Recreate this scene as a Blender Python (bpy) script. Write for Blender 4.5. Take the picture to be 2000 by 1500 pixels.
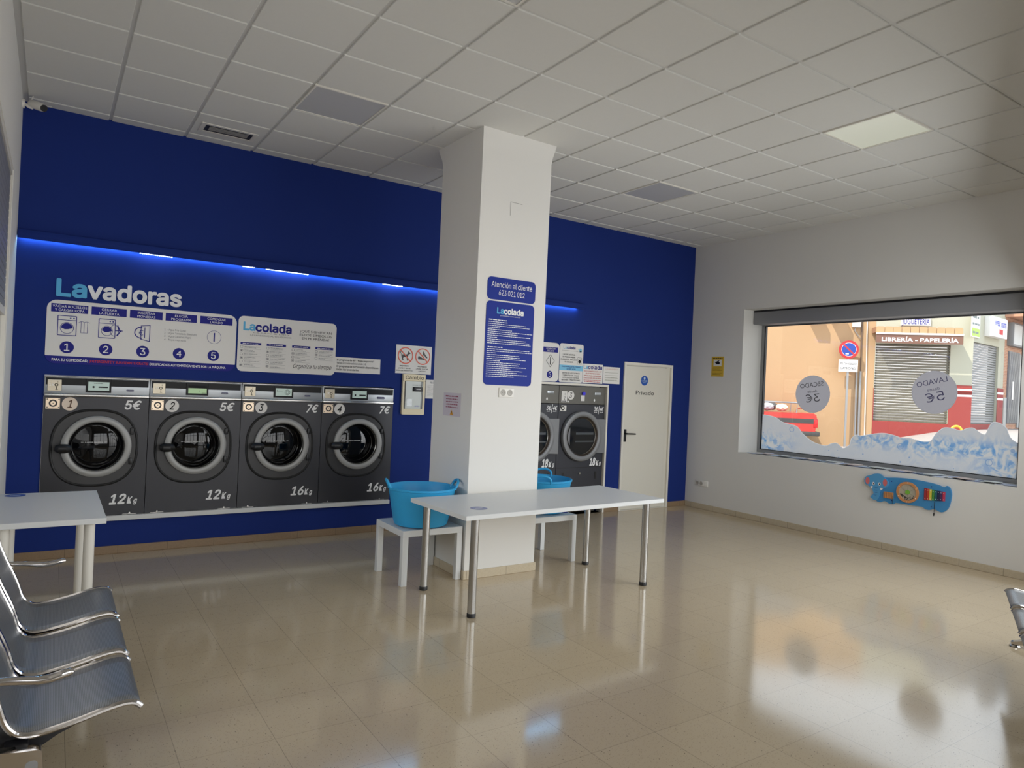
import bpy, bmesh, math, random
from mathutils import Vector, Matrix
random.seed(7)
PI = math.pi
for o in list(bpy.data.objects): bpy.data.objects.remove(o)
S = bpy.context.scene
COL = S.collection

# ------------------------------------------------------------------ room measurements (metres)
W, XR, XL, HC, HCAM = 7.094, 7.922, -0.279, 3.839, 1.664

# ------------------------------------------------------------------ camera
cd = bpy.data.cameras.new('camera'); cam = bpy.data.objects.new('camera', cd); COL.objects.link(cam)
import os
FP = os.path.join(bpy.utils.system_resource('DATAFILES'), 'fonts', 'Inter.woff2'); FONT, CAPH = None, .73
try:    # the typeface that ships inside Blender; the built-in one when it is missing
    FONT = bpy.data.fonts.load(FP); CAPH = .5087
except Exception: pass
R = [[0.8308590333858414, -0.5546527411875022, 0.04509549128610988],
     [0.038739839547253366, -0.023189568820012264, -0.9989802143835459],
     [0.5551328592985635, 0.831758727391022, 0.0022198954636185497]]
cam.matrix_world = Matrix(((R[0][0], -R[1][0], -R[2][0], 0), (R[0][1], -R[1][1], -R[2][1], 0), (R[0][2], -R[1][2], -R[2][2], HCAM), (0, 0, 0, 1)))
cd.sensor_fit = 'HORIZONTAL'; cd.sensor_width = 36; cd.lens = 1348.95 / 2000 * 36; cd.clip_start = .02; cd.clip_end = 300
S.camera = cam

# ------------------------------------------------------------------ view, world, sun
S.view_settings.view_transform = 'Standard'; S.view_settings.look = 'None'; S.view_settings.gamma = 1
S.view_settings.use_curve_mapping = False
S.view_settings.exposure = 0.0
SKY, SUN, DAY, LEFT = 2.6, 6.0, 1.78, .75
cy = S.cycles
cy.max_bounces = 9; cy.diffuse_bounces = 5; cy.glossy_bounces = 4; cy.transmission_bounces = 4; cy.transparent_max_bounces = 8
cy.caustics_reflective = False; cy.caustics_refractive = False; cy.sample_clamp_indirect = 6; cy.use_denoising = True
wd = bpy.data.worlds.new('sky'); S.world = wd; wd.use_nodes = True
nt = wd.node_tree; nt.nodes.clear()
out = nt.nodes.new('ShaderNodeOutputWorld'); bg = nt.nodes.new('ShaderNodeBackground')
tc = nt.nodes.new('ShaderNodeTexCoord'); sp = nt.nodes.new('ShaderNodeSeparateXYZ'); rp = nt.nodes.new('ShaderNodeValToRGB')
nt.links.new(tc.outputs['Generated'], sp.inputs[0]); nt.links.new(sp.outputs[2], rp.inputs[0])
rp.color_ramp.elements[0].position = 0.0; rp.color_ramp.elements[0].color = (1.0, 0.97, 0.92, 1)
rp.color_ramp.elements[1].position = 0.7; rp.color_ramp.elements[1].color = (0.62, 0.80, 1.0, 1)
nt.links.new(rp.outputs[0], bg.inputs[0]); bg.inputs[1].default_value = SKY; nt.links.new(bg.outputs[0], out.inputs[0])
sl = bpy.data.lights.new('sun', 'SUN'); so = bpy.data.objects.new('sun', sl); COL.objects.link(so)
sl.energy = SUN; sl.angle = .009; sl.color = (1, .94, .84)
el = math.radians(55); sdir = Vector((-1.0 * math.cos(el), .05 * math.cos(el), math.sin(el)))
so.rotation_euler = sdir.to_track_quat('Z', 'Y').to_euler(); so.location = (-10, -4, 20)
# sky portals front and right; lamps added front and left to strengthen daylight
FA, FB = Vector((XL, -1.25, 0)), Vector((XR, 2.45, 0)); FANG = math.atan2(FB.y - FA.y, FB.x - FA.x); FLEN = (FB - FA).length
FOPEN = [(.45, 3.35, .55, 3.1), (3.65, 5.35, 0.0, 3.1), (5.75, 8.8, 0.0, 3.1)]
def area(name, loc, rot, sx, sy, power, col, portal=False):
    l = bpy.data.lights.new(name, 'AREA'); o = bpy.data.objects.new(name, l); COL.objects.link(o)
    l.shape = 'RECTANGLE'; l.size = sx; l.size_y = sy; l.energy = power; l.color = col
    l.cycles.is_portal = portal
    o.matrix_world = Matrix.Translation(loc) @ rot
    return o
FM = Matrix.Translation(FA) @ Matrix.Rotation(FANG, 4, 'Z')
for (a, b, c, d), wt, tilt in zip(FOPEN, (1.1, .95, 2.2), (0, 0, .4)):
    area('front_daylight', FM @ Vector(((a + b) / 2, -.27, (c + d) / 2)), Matrix.Rotation(FANG, 4, 'Z') @ Matrix.Rotation(PI / 2, 4, 'X'), b - a, d - c, 1, (1, 1, 1), True)
    area('front_daylight_lamp', FM @ Vector(((a + b) / 2, -.20, (c + d) / 2)), Matrix.Rotation(FANG, 4, 'Z') @ Matrix.Rotation(PI / 2 - tilt, 4, 'X'), b - a - .12, d - c - .12, wt * DAY * PI * (b - a - .12) * (d - c - .12), (.97, .985, 1) if not tilt else (.92, .965, 1))
area('left_daylight_lamp', Vector((XL + .02, 4.38, 1.57)), Matrix.Rotation(-PI / 2, 4, 'Z') @ Matrix.Rotation(PI / 2, 4, 'X'), 3.4, .92, LEFT * PI * 3.4 * .92, (1, .98, .96))
area('right_daylight', Vector((8.5, 4.52, 1.78)), Matrix.Rotation(PI / 2, 4, 'Z') @ Matrix.Rotation(PI / 2, 4, 'X'), 3.2, 1.9, 1, (1, 1, 1), True)

# ------------------------------------------------------------------ materials
def lin(c): return tuple((v / 255 / 12.92) if v / 255 <= .04045 else ((v / 255 + .055) / 1.055) ** 2.4 for v in c)
MATS = {}
def mat(name, rgb, rough=.5, metal=0., spec=.5, emit=None, es=1., coat=0., bump=None, var=None, trans=0., alpha=1.):
    if name in MATS: return MATS[name]
    m = bpy.data.materials.new(name); m.use_nodes = True; n = m.node_tree; p = n.nodes['Principled BSDF']
    c = lin(rgb) + (1,)
    p.inputs['Base Color'].default_value = c; p.inputs['Roughness'].default_value = rough; p.inputs['Metallic'].default_value = metal
    p.inputs['Specular IOR Level'].default_value = spec; p.inputs['Coat Weight'].default_value = coat; p.inputs['Alpha'].default_value = alpha
    if emit: p.inputs['Emission Color'].default_value = lin(emit) + (1,); p.inputs['Emission Strength'].default_value = es
    if trans: p.inputs['Transmission Weight'].default_value = trans
    g = n.nodes.new('ShaderNodeNewGeometry')
    if var:   # (scale, amount): soft mottling of the surface colour
        no = n.nodes.new('ShaderNodeTexNoise'); no.inputs['Scale'].default_value = var[0]; no.inputs['Detail'].default_value = 4
        n.links.new(g.outputs['Position'], no.inputs['Vector'])
        mx = n.nodes.new('ShaderNodeMix'); mx.data_type = 'RGBA'
        mx.inputs[6].default_value = tuple(v * (1 - var[1]) for v in c[:3]) + (1,); mx.inputs[7].default_value = tuple(min(1, v * (1 + var[1])) for v in c[:3]) + (1,)
        n.links.new(no.outputs[0], mx.inputs[0]); n.links.new(mx.outputs[2], p.inputs['Base Color'])
    if bump:  # (scale, strength)
        no = n.nodes.new('ShaderNodeTexNoise'); no.inputs['Scale'].default_value = bump[0]; no.inputs['Detail'].default_value = 3
        n.links.new(g.outputs['Position'], no.inputs['Vector'])
        b = n.nodes.new('ShaderNodeBump'); b.inputs['Strength'].default_value = bump[1]; b.inputs['Distance'].default_value = .004
        n.links.new(no.outputs[0], b.inputs['Height']); n.links.new(b.outputs[0], p.inputs['Normal'])
    MATS[name] = m
    return m
def nodes(m): return m.node_tree.nodes, m.node_tree.links, m.node_tree.nodes['Principled BSDF']
def mth(N, L, op, a, b=None, c=None):
    q = N.new('ShaderNodeMath'); q.operation = op
    for i, v in enumerate((a, b, c)):
        if v is None: continue
        if isinstance(v, (int, float)): q.inputs[i].default_value = v
        else: L.new(v, q.inputs[i])
    return q.outputs[0]
def mixc(N, L, f, a, b):
    q = N.new('ShaderNodeMix'); q.data_type = 'RGBA'
    if isinstance(f, (int, float)): q.inputs[0].default_value = f
    else: L.new(f, q.inputs[0])
    for i, v in ((6, a), (7, b)):
        if isinstance(v, tuple): q.inputs[i].default_value = v
        else: L.new(v, q.inputs[i])
    return q.outputs[2]
def col(*rgb): return lin(rgb) + (1,)

M_white = mat('white_wall_paint', (226, 224, 219), .75, spec=.3, bump=(120, .06), var=(1.2, .02))
M_blue = mat('deep_blue_wall_paint', (30, 50, 120), .7, spec=.12, bump=(120, .06), var=(1.5, .04))
M_ceil = mat('ceiling_tile_board', (220, 219, 214), .85, spec=.2, bump=(220, .12), var=(30, .015))
M_grid = mat('ceiling_grid_metal', (212, 211, 207), .5)
M_signw = mat('sign_white_board', (226, 224, 220), .45)
M_navy = mat('sign_navy_print', (40, 42, 132), .55, spec=.15)
M_royal = mat('sign_royal_blue', (30, 50, 142), .5, spec=.15)
M_sky = mat('sign_light_blue_print', (92, 178, 222), .5, spec=.25)
M_ink = mat('sign_black_ink', (30, 30, 34), .6, spec=.2)
M_grey_ink = mat('sign_grey_ink', (118, 118, 122), .6)
M_redink = mat('sign_red_ink', (196, 44, 50), .6)
M_whiteink = mat('sign_white_ink', (236, 236, 236), .5)
M_redring = mat('prohibition_red', (224, 96, 70), .5)
M_lam = mat('white_laminate', (216, 217, 216), .35, var=(3, .01))
M_chrome = mat('chrome', (205, 200, 196), .12, metal=1)
M_steel = mat('brushed_steel', (182, 180, 176), .25, metal=1)
M_black = mat('black_plastic', (18, 18, 20), .4)
M_blackgloss = mat('black_gloss_panel', (12, 12, 15), .4, spec=.25)
M_dark = mat('washer_charcoal_steel', (50, 50, 54), .36, metal=.35, var=(2, .03))
M_dark2 = mat('dryer_charcoal_steel', (52, 53, 60), .42, metal=.2)
M_gask = mat('washer_surround_plastic', (46, 45, 46), .4)
M_silver = mat('silver_control_plate', (168, 172, 175), .35, metal=.6)
M_ring = mat('silver_door_ring', (158, 158, 156), .5, metal=.35)
M_plate = mat('coin_plate_metal', (190, 180, 160), .35, metal=.6)
M_lock = mat('lock_plate_metal', (226, 205, 180), .3, metal=.6)
M_screen = mat('lcd_screen', (170, 190, 182), .3, emit=(185, 205, 196), es=.2)
M_screen2 = mat('lcd_screen_green', (160, 195, 140), .3, emit=(178, 205, 165), es=.2)
M_drumglass = mat('dark_door_glass', (6, 6, 8), .03, spec=.4)
M_trim = mat('white_trim_paint', (228, 224, 214), .4)
M_cream = mat('cream_door_paint', (224, 220, 208), .3)
M_tub = mat('turquoise_tub_plastic', (44, 158, 212), .42)
M_led = mat('led_strip', (255, 255, 255), .5, emit=(140, 210, 255), es=34)
M_alu = mat('grey_aluminium', (150, 151, 152), .4, metal=.5)
M_shut = mat('grey_shutter_box', (140, 141, 145), .45)
M_panel = mat('acrylic_light_panel', (196, 196, 196), .2)
M_socket = mat('socket_plastic', (232, 229, 222), .35)
M_beam = mat('bench_black_bracket', (30, 29, 32), .4)
M_elef = mat('elephant_board_blue', (62, 140, 196), .5)
M_pink = mat('elephant_ear_pink', (216, 112, 112), .6)
M_wood = mat('beech_wood', (206, 142, 88), .5, var=(40, .1))
M_green = mat('green_paint', (120, 180, 60), .5)
M_paper = mat('paper', (232, 230, 226), .7)
M_decal_text = mat('decal_violet_text', (92, 90, 128), .6)

def M_floor_make():
    m = mat('terrazzo_floor_tiles', (178, 160, 132), .14, spec=1.0); N, L, P = nodes(m)
    g = N.new('ShaderNodeNewGeometry'); s = N.new('ShaderNodeSeparateXYZ'); L.new(g.outputs['Position'], s.inputs[0])
    def line(o, off, p=.402):
        f = mth(N, L, 'FRACT', mth(N, L, 'DIVIDE', mth(N, L, 'SUBTRACT', o, off - 40 * p), p))
        d = mth(N, L, 'ABSOLUTE', mth(N, L, 'SUBTRACT', f, .5))
        return mth(N, L, 'GREATER_THAN', d, .5 - .0034)
    wob = N.new('ShaderNodeTexNoise'); wob.inputs['Scale'].default_value = 2.2; L.new(g.outputs['Position'], wob.inputs['Vector'])
    lx = line(s.outputs[0], 1.721); ly = line(s.outputs[1], 3.994)
    ln = mth(N, L, 'MAXIMUM', lx, mth(N, L, 'MULTIPLY', ly, .75))
    ln = mth(N, L, 'MULTIPLY', ln, mth(N, L, 'ADD', .15, wob.outputs[0]))
    # whole-tile tone shifts
    tx = mth(N, L, 'FLOOR', mth(N, L, 'DIVIDE', mth(N, L, 'SUBTRACT', s.outputs[0], 1.721), .402)); ty = mth(N, L, 'FLOOR', mth(N, L, 'DIVIDE', mth(N, L, 'SUBTRACT', s.outputs[1], 3.994), .402))
    cb = N.new('ShaderNodeCombineXYZ'); L.new(tx, cb.inputs[0]); L.new(ty, cb.inputs[1])
    wn = N.new('ShaderNodeTexWhiteNoise'); L.new(cb.outputs[0], wn.inputs['Vector'])
    base = mixc(N, L, wn.outputs['Value'], col(190, 171, 141), col(194, 175, 145))
    n1 = N.new('ShaderNodeTexNoise'); n1.inputs['Scale'].default_value = 130; n1.inputs['Detail'].default_value = 4; L.new(g.outputs['Position'], n1.inputs['Vector'])
    base = mixc(N, L, mth(N, L, 'MULTIPLY', n1.outputs[0], .5), base, col(200, 182, 153))
    v = N.new('ShaderNodeTexVoronoi'); v.inputs['Scale'].default_value = 85; v.inputs['Randomness'].default_value = 1; L.new(g.outputs['Position'], v.inputs['Vector'])
    r2 = N.new('ShaderNodeSeparateColor'); L.new(v.outputs['Color'], r2.inputs[0])
    spk = mth(N, L, 'MULTIPLY', mth(N, L, 'LESS_THAN', v.outputs['Distance'], mth(N, L, 'MULTIPLY', r2.outputs[1], .27)), mth(N, L, 'GREATER_THAN', r2.outputs[0], .74))
    base = mixc(N, L, mth(N, L, 'MULTIPLY', spk, .75), base, col(88, 76, 62))
    v2 = N.new('ShaderNodeTexVoronoi'); v2.inputs['Scale'].default_value = 150; L.new(g.outputs['Position'], v2.inputs['Vector'])
    r3 = N.new('ShaderNodeSeparateColor'); L.new(v2.outputs['Color'], r3.inputs[0])
    sp2 = mth(N, L, 'MULTIPLY', mth(N, L, 'LESS_THAN', v2.outputs['Distance'], .3), mth(N, L, 'GREATER_THAN', r3.outputs[0], .6))
    base = mixc(N, L, mth(N, L, 'MULTIPLY', sp2, .42), base, col(140, 118, 92))
    base = mixc(N, L, mth(N, L, 'MULTIPLY', ln, .75), base, col(96, 86, 72))
    L.new(base, P.inputs['Base Color'])
    n3 = N.new('ShaderNodeTexNoise'); n3.inputs['Scale'].default_value = 1.4; n3.inputs['Detail'].default_value = 5; L.new(g.outputs['Position'], n3.inputs['Vector'])
    L.new(mth(N, L, 'ADD', mth(N, L, 'MULTIPLY', n3.outputs[0], .08), .07), P.inputs['Roughness'])
    return m
M_floor = M_floor_make()
def skirt_mat(name, a, b):
    m = mat(name, a, .4); N, L, P = nodes(m)
    g = N.new('ShaderNodeNewGeometry'); n1 = N.new('ShaderNodeTexNoise'); n1.inputs['Scale'].default_value = 60; L.new(g.outputs['Position'], n1.inputs['Vector'])
    s = N.new('ShaderNodeSeparateXYZ'); L.new(g.outputs['Position'], s.inputs[0])
    t = mth(N, L, 'FRACT', mth(N, L, 'DIVIDE', mth(N, L, 'ADD', s.outputs[0], s.outputs[1]), .402))
    c = mixc(N, L, n1.outputs[0], lin(a) + (1,), lin(b) + (1,))
    c = mixc(N, L, mth(N, L, 'MULTIPLY', mth(N, L, 'LESS_THAN', t, .012), .5), c, col(80, 66, 50))
    L.new(c, P.inputs['Base Color']); return m
M_skb = skirt_mat('brown_terrazzo_skirting', (134, 112, 86), (154, 130, 104))
M_skc = skirt_mat('beige_terrazzo_skirting', (188, 172, 144), (206, 194, 170))
def glass_mat(name, fac=.05, tint=(1, 1, 1)):
    m = bpy.data.materials.new(name); m.use_nodes = True; N, L = m.node_tree.nodes, m.node_tree.links; N.clear()
    o = N.new('ShaderNodeOutputMaterial'); mx = N.new('ShaderNodeMixShader'); t = N.new('ShaderNodeBsdfTransparent'); gl = N.new('ShaderNodeBsdfGlossy')
    f = N.new('ShaderNodeFresnel'); f.inputs[0].default_value = 1.45
    t.inputs[0].default_value = tint + (1,); gl.inputs['Roughness'].default_value = 0.0
    L.new(mth(N, L, 'MULTIPLY', f.outputs[0], .9), mx.inputs[0]); L.new(t.outputs[0], mx.inputs[1]); L.new(gl.outputs[0], mx.inputs[2]); L.new(mx.outputs[0], o.inputs[0])
    return m
M_glass = glass_mat('window_glass')
def film_mat(name, wave):
    m = bpy.data.materials.new(name); m.use_nodes = True; N, L = m.node_tree.nodes, m.node_tree.links; N.clear()
    o = N.new('ShaderNodeOutputMaterial'); mx = N.new('ShaderNodeMixShader'); t = N.new('ShaderNodeBsdfTranslucent'); d = N.new('ShaderNodeBsdfDiffuse')
    mx.inputs[0].default_value = .5
    if wave:
        g = N.new('ShaderNodeNewGeometry'); s = N.new('ShaderNodeSeparateXYZ'); L.new(g.outputs['Position'], s.inputs[0])
        n1 = N.new('ShaderNodeTexNoise'); n1.inputs['Scale'].default_value = 7.5; n1.inputs['Detail'].default_value = 8; n1.inputs['Distortion'].default_value = 1.9; L.new(g.outputs['Position'], n1.inputs['Vector'])
        r = N.new('ShaderNodeValToRGB'); L.new(n1.outputs[0], r.inputs[0])
        e = r.color_ramp.elements; e[0].position = .40; e[0].color = col(120, 172, 224); e[1].position = .58; e[1].color = col(232, 232, 230)
        k = e.new(.48); k.color = col(180, 206, 230)
        v = N.new('ShaderNodeTexVoronoi'); v.inputs['Scale'].default_value = 9; L.new(g.outputs['Position'], v.inputs['Vector'])
        rc = N.new('ShaderNodeSeparateColor'); L.new(v.outputs['Color'], rc.inputs[0])
        ring = mth(N, L, 'LESS_THAN', mth(N, L, 'ABSOLUTE', mth(N, L, 'SUBTRACT', v.outputs['Distance'], mth(N, L, 'MULTIPLY', rc.outputs[0], .35))), .035)
        ring = mth(N, L, 'MULTIPLY', mth(N, L, 'MULTIPLY', ring, mth(N, L, 'GREATER_THAN', rc.outputs[1], .55)), .7)
        n2 = N.new('ShaderNodeTexNoise'); n2.inputs['Scale'].default_value = 2.6; L.new(g.outputs['Position'], n2.inputs['Vector'])
        Y, Z = s.outputs[1], s.outputs[2]
        def gau(v, c0, w_): d = mth(N, L, 'DIVIDE', mth(N, L, 'SUBTRACT', v, c0), w_); return mth(N, L, 'POWER', 2.718, mth(N, L, 'MULTIPLY', mth(N, L, 'MULTIPLY', d, d), -1.0))
        def lt(v, a, b): q = N.new('ShaderNodeMapRange'); q.interpolation_type = 'SMOOTHSTEP'; L.new(v, q.inputs[0]); q.inputs[1].default_value = a; q.inputs[2].default_value = b; return q.outputs[0]
        m1 = mth(N, L, 'MULTIPLY', gau(Z, 1.2, .10), lt(Y, 4.95, 4.6)); m2 = mth(N, L, 'MULTIPLY', gau(Z, 1.02, .13), lt(Y, 5.5, 6.1)); m3 = mth(N, L, 'MULTIPLY', gau(Z, 1.05, .22), lt(Y, 3.6, 3.1))
        mk = mth(N, L, 'ADD', mth(N, L, 'MAXIMUM', mth(N, L, 'MAXIMUM', m1, m2), m3), mth(N, L, 'MULTIPLY', mth(N, L, 'SUBTRACT', n2.outputs[0], .5), .9))
        mk = mth(N, L, 'MINIMUM', mth(N, L, 'MAXIMUM', mk, 0.0), 1.0)
        c = mixc(N, L, mk, col(222, 224, 226), r.outputs[0])
        c = mixc(N, L, ring, c, col(130, 168, 214))
        L.new(c, t.inputs[0]); L.new(c, d.inputs[0])
    else:
        t.inputs[0].default_value = col(196, 194, 200); d.inputs[0].default_value = col(190, 188, 194); mx.inputs[0].default_value = .62
    L.new(d.outputs[0], mx.inputs[1]); L.new(t.outputs[0], mx.inputs[2]); L.new(mx.outputs[0], o.inputs[0])
    if wave: mx.inputs[0].default_value = .68
    return m
def edge_mat():
    m = bpy.data.materials.new('bare_film_edge'); m.use_nodes = True; N, L = m.node_tree.nodes, m.node_tree.links; N.clear()
    o = N.new('ShaderNodeOutputMaterial'); t = N.new('ShaderNodeBsdfTranslucent'); t.inputs[0].default_value = (.95, .95, .95, 1); L.new(t.outputs[0], o.inputs[0]); return m
M_edge = edge_mat()
M_wave = film_mat('water_splash_film', True); M_disc = film_mat('grey_round_film', False)
def perf_mat():
    m = mat('perforated_seat_metal', (140, 142, 146), .36, metal=.7); N, L, P = nodes(m)
    t = N.new('ShaderNodeTexCoord'); s = N.new('ShaderNodeSeparateXYZ'); L.new(t.outputs['UV'], s.inputs[0])
    k = 190.
    a = mth(N, L, 'SUBTRACT', mth(N, L, 'FRACT', mth(N, L, 'MULTIPLY', s.outputs[0], k)), .5)
    b = mth(N, L, 'SUBTRACT', mth(N, L, 'FRACT', mth(N, L, 'MULTIPLY', s.outputs[1], k)), .5)
    d = mth(N, L, 'ADD', mth(N, L, 'MULTIPLY', a, a), mth(N, L, 'MULTIPLY', b, b))
    h = mth(N, L, 'LESS_THAN', d, .085)
    L.new(mixc(N, L, h, col(150, 153, 157), col(84, 86, 90)), P.inputs['Base Color'])
    L.new(mth(N, L, 'SUBTRACT', .7, mth(N, L, 'MULTIPLY', h, .4)), P.inputs['Metallic'])
    return m
M_perf = perf_mat()

# ------------------------------------------------------------------ mesh building helpers
class B:
    """collects shapes of one mesh; local design frame: x right, y into the wall, z up"""
    def __init__(self): self.bm = bmesh.new()
    def box(self, x0, x1, y0, y1, z0, z1, bev=0, seg=2):
        r = bmesh.ops.create_cube(self.bm, size=1); vs = r['verts']
        for v in vs: v.co = Vector(((x0 + x1) / 2 + v.co.x * (x1 - x0), (y0 + y1) / 2 + v.co.y * (y1 - y0), (z0 + z1) / 2 + v.co.z * (z1 - z0)))
        if bev: bmesh.ops.bevel(self.bm, geom=list({e for v in vs for e in v.link_edges}), offset=bev, segments=seg, affect='EDGES', profile=.5)
        return self
    def quad(self, *p):
        self.bm.faces.new([self.bm.verts.new(q) for q in p]); return self
    def rect(self, x0, x1, z0, z1, y):   # flat print facing -y
        return self.quad((x0, y, z0), (x1, y, z0), (x1, y, z1), (x0, y, z1))
    def tube(self, pts, r, n=10, closed=False, caps=True):
        P = [Vector(p) for p in pts]; k = len(P); rings = []; up = None
        for i in range(k):
            if closed: t = P[(i + 1) % k] - P[i - 1]
            else: t = P[min(i + 1, k - 1)] - P[max(i - 1, 0)]
            t.normalize()
            if up is None: up = Vector((0, 0, 1)) if abs(t.z) < .9 else Vector((1, 0, 0))
            a = up - t * up.dot(t); a.normalize(); up = a; b = t.cross(a)
            rr = r[i] if isinstance(r, (list, tuple)) else r
            rings.append([self.bm.verts.new(P[i] + (a * math.cos(2 * PI * j / n) + b * math.sin(2 * PI * j / n)) * rr) for j in range(n)])
        for i in range(k if closed else k - 1):
            A, C = rings[i], rings[(i + 1) % k]
            for j in range(n): self.bm.faces.new((A[j], A[(j + 1) % n], C[(j + 1) % n], C[j]))
        if caps and not closed:
            self.bm.faces.new(rings[0][::-1]); self.bm.faces.new(rings[-1])
        return self
    def cyl(self, p0, p1, r0, r1=None, n=24): return self.tube([p0, p1], [r0, r0 if r1 is None else r1], n)
    def lathe(self, prof, c=(0, 0, 0), axis='z', n=40, sx=1., caps=(False, False)):
        rings = []
        for (r, h) in prof:
            ring = []
            for j in range(n):
                a = 2 * PI * j / n; u, v = r * math.cos(a) * sx, r * math.sin(a)
                ring.append(self.bm.verts.new((c[0] + u, c[1] + v, c[2] + h) if axis == 'z' else (c[0] + u, c[1] + h, c[2] + v)))
            rings.append(ring)
        for A, C in zip(rings, rings[1:]):
            for j in range(n): self.bm.faces.new((A[j], A[(j + 1) % n], C[(j + 1) % n], C[j]))
        if caps[0]: self.bm.faces.new(rings[0][::-1])
        if caps[1]: self.bm.faces.new(rings[-1])
        return self
    def prism(self, pts, y0, y1):        # outline in xz, extruded along y
        a = [self.bm.verts.new((x, y0, z)) for x, z in pts]; b = [self.bm.verts.new((x, y1, z)) for x, z in pts]; k = len(pts)
        self.bm.faces.new(a); self.bm.faces.new(b[::-1])
        for i in range(k): self.bm.faces.new((a[i], b[i], b[(i + 1) % k], a[(i + 1) % k]))
        return self
    def ring(self, po, pi, y0, y1):      # frame between two outlines with the same number of points
        k = len(po); V = [[self.bm.verts.new((x, y, z)) for x, z in p] for p, y in ((po, y0), (pi, y0), (po, y1), (pi, y1))]
        for i in range(k):
            j = (i + 1) % k
            for A, C in ((0, 1), (2, 3), (0, 2), (1, 3)): self.bm.faces.new((V[A][i], V[A][j], V[C][j], V[C][i]))
        return self
    def disc(self, x, z, r, y, n=32, rz=None): return self.poly([(x + r * math.cos(2 * PI * i / n), z + (rz or r) * math.sin(2 * PI * i / n)) for i in range(n)], y)
    def poly(self, pts, y): self.bm.faces.new([self.bm.verts.new((px, y, pz)) for px, pz in pts]); return self
    def circ(self, x, z, r, w, y, n=36, rz=None):   # printed ring
        rz = rz or r
        for i in range(n):
            a, b = 2 * PI * i / n, 2 * PI * (i + 1) / n
            self.quad((x + r * math.cos(a), y, z + rz * math.sin(a)), (x + r * math.cos(b), y, z + rz * math.sin(b)), (x + (r - w) * math.cos(b), y, z + (rz - w) * math.sin(b)), (x + (r - w) * math.cos(a), y, z + (rz - w) * math.sin(a)))
        return self
    def line(self, pts, w, y, closed=False):        # printed stroke
        k = len(pts)
        for i in range(k if closed else k - 1):
            (x0, z0), (x1, z1) = pts[i], pts[(i + 1) % k]; l = math.hypot(x1 - x0, z1 - z0) or 1
            dx, dz = (x1 - x0) / l * w / 2, (z1 - z0) / l * w / 2
            q = y - (i % 4) * .00012
            self.quad((x0 - dx + dz, q, z0 - dz - dx), (x1 + dx + dz, q, z1 + dz - dx), (x1 + dx - dz, q, z1 + dz + dx), (x0 - dx - dz, q, z0 - dz + dx))
        return self
    def text(self, s, x, z, h, y, w=None, bold=0., shear=0., al='l', ext=0., rot=0., mirror=False, track=1., res=3, plain=False):
        cu = bpy.data.curves.new('t', 'FONT'); cu.body = s; cu.size = 1; cu.shear = shear; cu.resolution_u = res; cu.space_character = track
        plain = plain or (len(s) > 2 and s.upper() == s and any(ch.isalpha() for ch in s)) or any(ch in 'PDRB4' for ch in s)
        if FONT and not plain: cu.font = FONT
        ob = bpy.data.objects.new('t', cu); me = ob.to_mesh()
        co = [v.co.copy() for v in me.vertices]
        if co:
            k = h / (.73 if plain else CAPH); r = max(bold, 0) * 1.35 * h
            xs = [c.x for c in co]; x0, x1 = min(xs), max(xs); kx = ((w - 2 * r) / (x1 - x0)) if w else k
            wid = (x1 - x0) * kx; ox = {'l': r, 'c': -wid / 2, 'r': -wid - r}[al]; cr, sr = math.cos(rot), math.sin(rot)
            if ext: r_sh = [(0, 0)] + [(r * math.cos(PI * j / 5), r * math.sin(PI * j / 5)) for j in range(10)]
            else: r_sh = [(0, 0)] + ([(r * math.cos(PI * j / 4), r * math.sin(PI * j / 4)) for j in range(8)] if r else [])
            edges = {}
            for p in me.polygons:
                vv = list(p.vertices)
                for a, b in zip(vv, vv[1:] + vv[:1]): edges.setdefault((min(a, b), max(a, b)), []).append((a, b))
            for q, (dx, dz) in enumerate(r_sh):
                V = []
                for c in co:
                    u = (c.x - x0) * kx + ox + dx; v = c.y * k + dz; u, v = u * cr - v * sr, u * sr + v * cr
                    V.append((x - u if mirror else x + u, z + v))
                yy = y - ext - q * .00002
                for pi, p in enumerate(me.polygons):
                    self.bm.faces.new([self.bm.verts.new((V[i][0], yy - (pi % 9) * .00005, V[i][1])) for i in p.vertices])
                if ext:
                    vs = [self.bm.verts.new((a, yy, b)) for a, b in V]
                    bk = [self.bm.verts.new((a, y, b)) for a, b in V]
                    for e in edges.values():
                        if len(e) == 1:
                            a, b = e[0]; self.bm.faces.new((vs[a], vs[b], bk[b], bk[a]))
        ob.to_mesh_clear(); bpy.data.objects.remove(ob); bpy.data.curves.remove(cu)
        return self
    def scrib(self, x0, x1, z, h, y):    # a line of print too small to read
        x = x0
        while x < x1:
            l = min(random.uniform(.8, 3.4) * h * 1.5, x1 - x)
            self.rect(x, x + l, z, z + h * random.uniform(.7, 1), y); x += l + h * .6
        return self
def obj(name, b, m, parent=None, smooth=True, ang=35):
    bm = b.bm if isinstance(b, B) else b
    bmesh.ops.recalc_face_normals(bm, faces=bm.faces) if not getattr(b, 'keep', False) else None
    me = bpy.data.meshes.new(name); bm.to_mesh(me); bm.free()
    me.materials.append(m)
    if smooth and len(me.polygons):
        me.polygons.foreach_set('use_smooth', [True] * len(me.polygons)); me.set_sharp_from_angle(angle=math.radians(ang))
    o = bpy.data.objects.new(name, me); COL.objects.link(o)
    if parent: o.parent = parent
    return o
def thing(name, label, cat, loc=(0, 0, 0), rz=0, group=None):
    o = bpy.data.objects.new(name, None); COL.objects.link(o); o.location = loc; o.rotation_euler = (0, 0, rz); o.empty_display_size = .1
    o['label'] = label; o['category'] = cat
    if group: o['group'] = group
    return o
def tag(o, label, cat, group=None, kind=None):
    o['label'] = label; o['category'] = cat
    if group: o['group'] = group
    if kind: o['kind'] = kind
    return o
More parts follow.
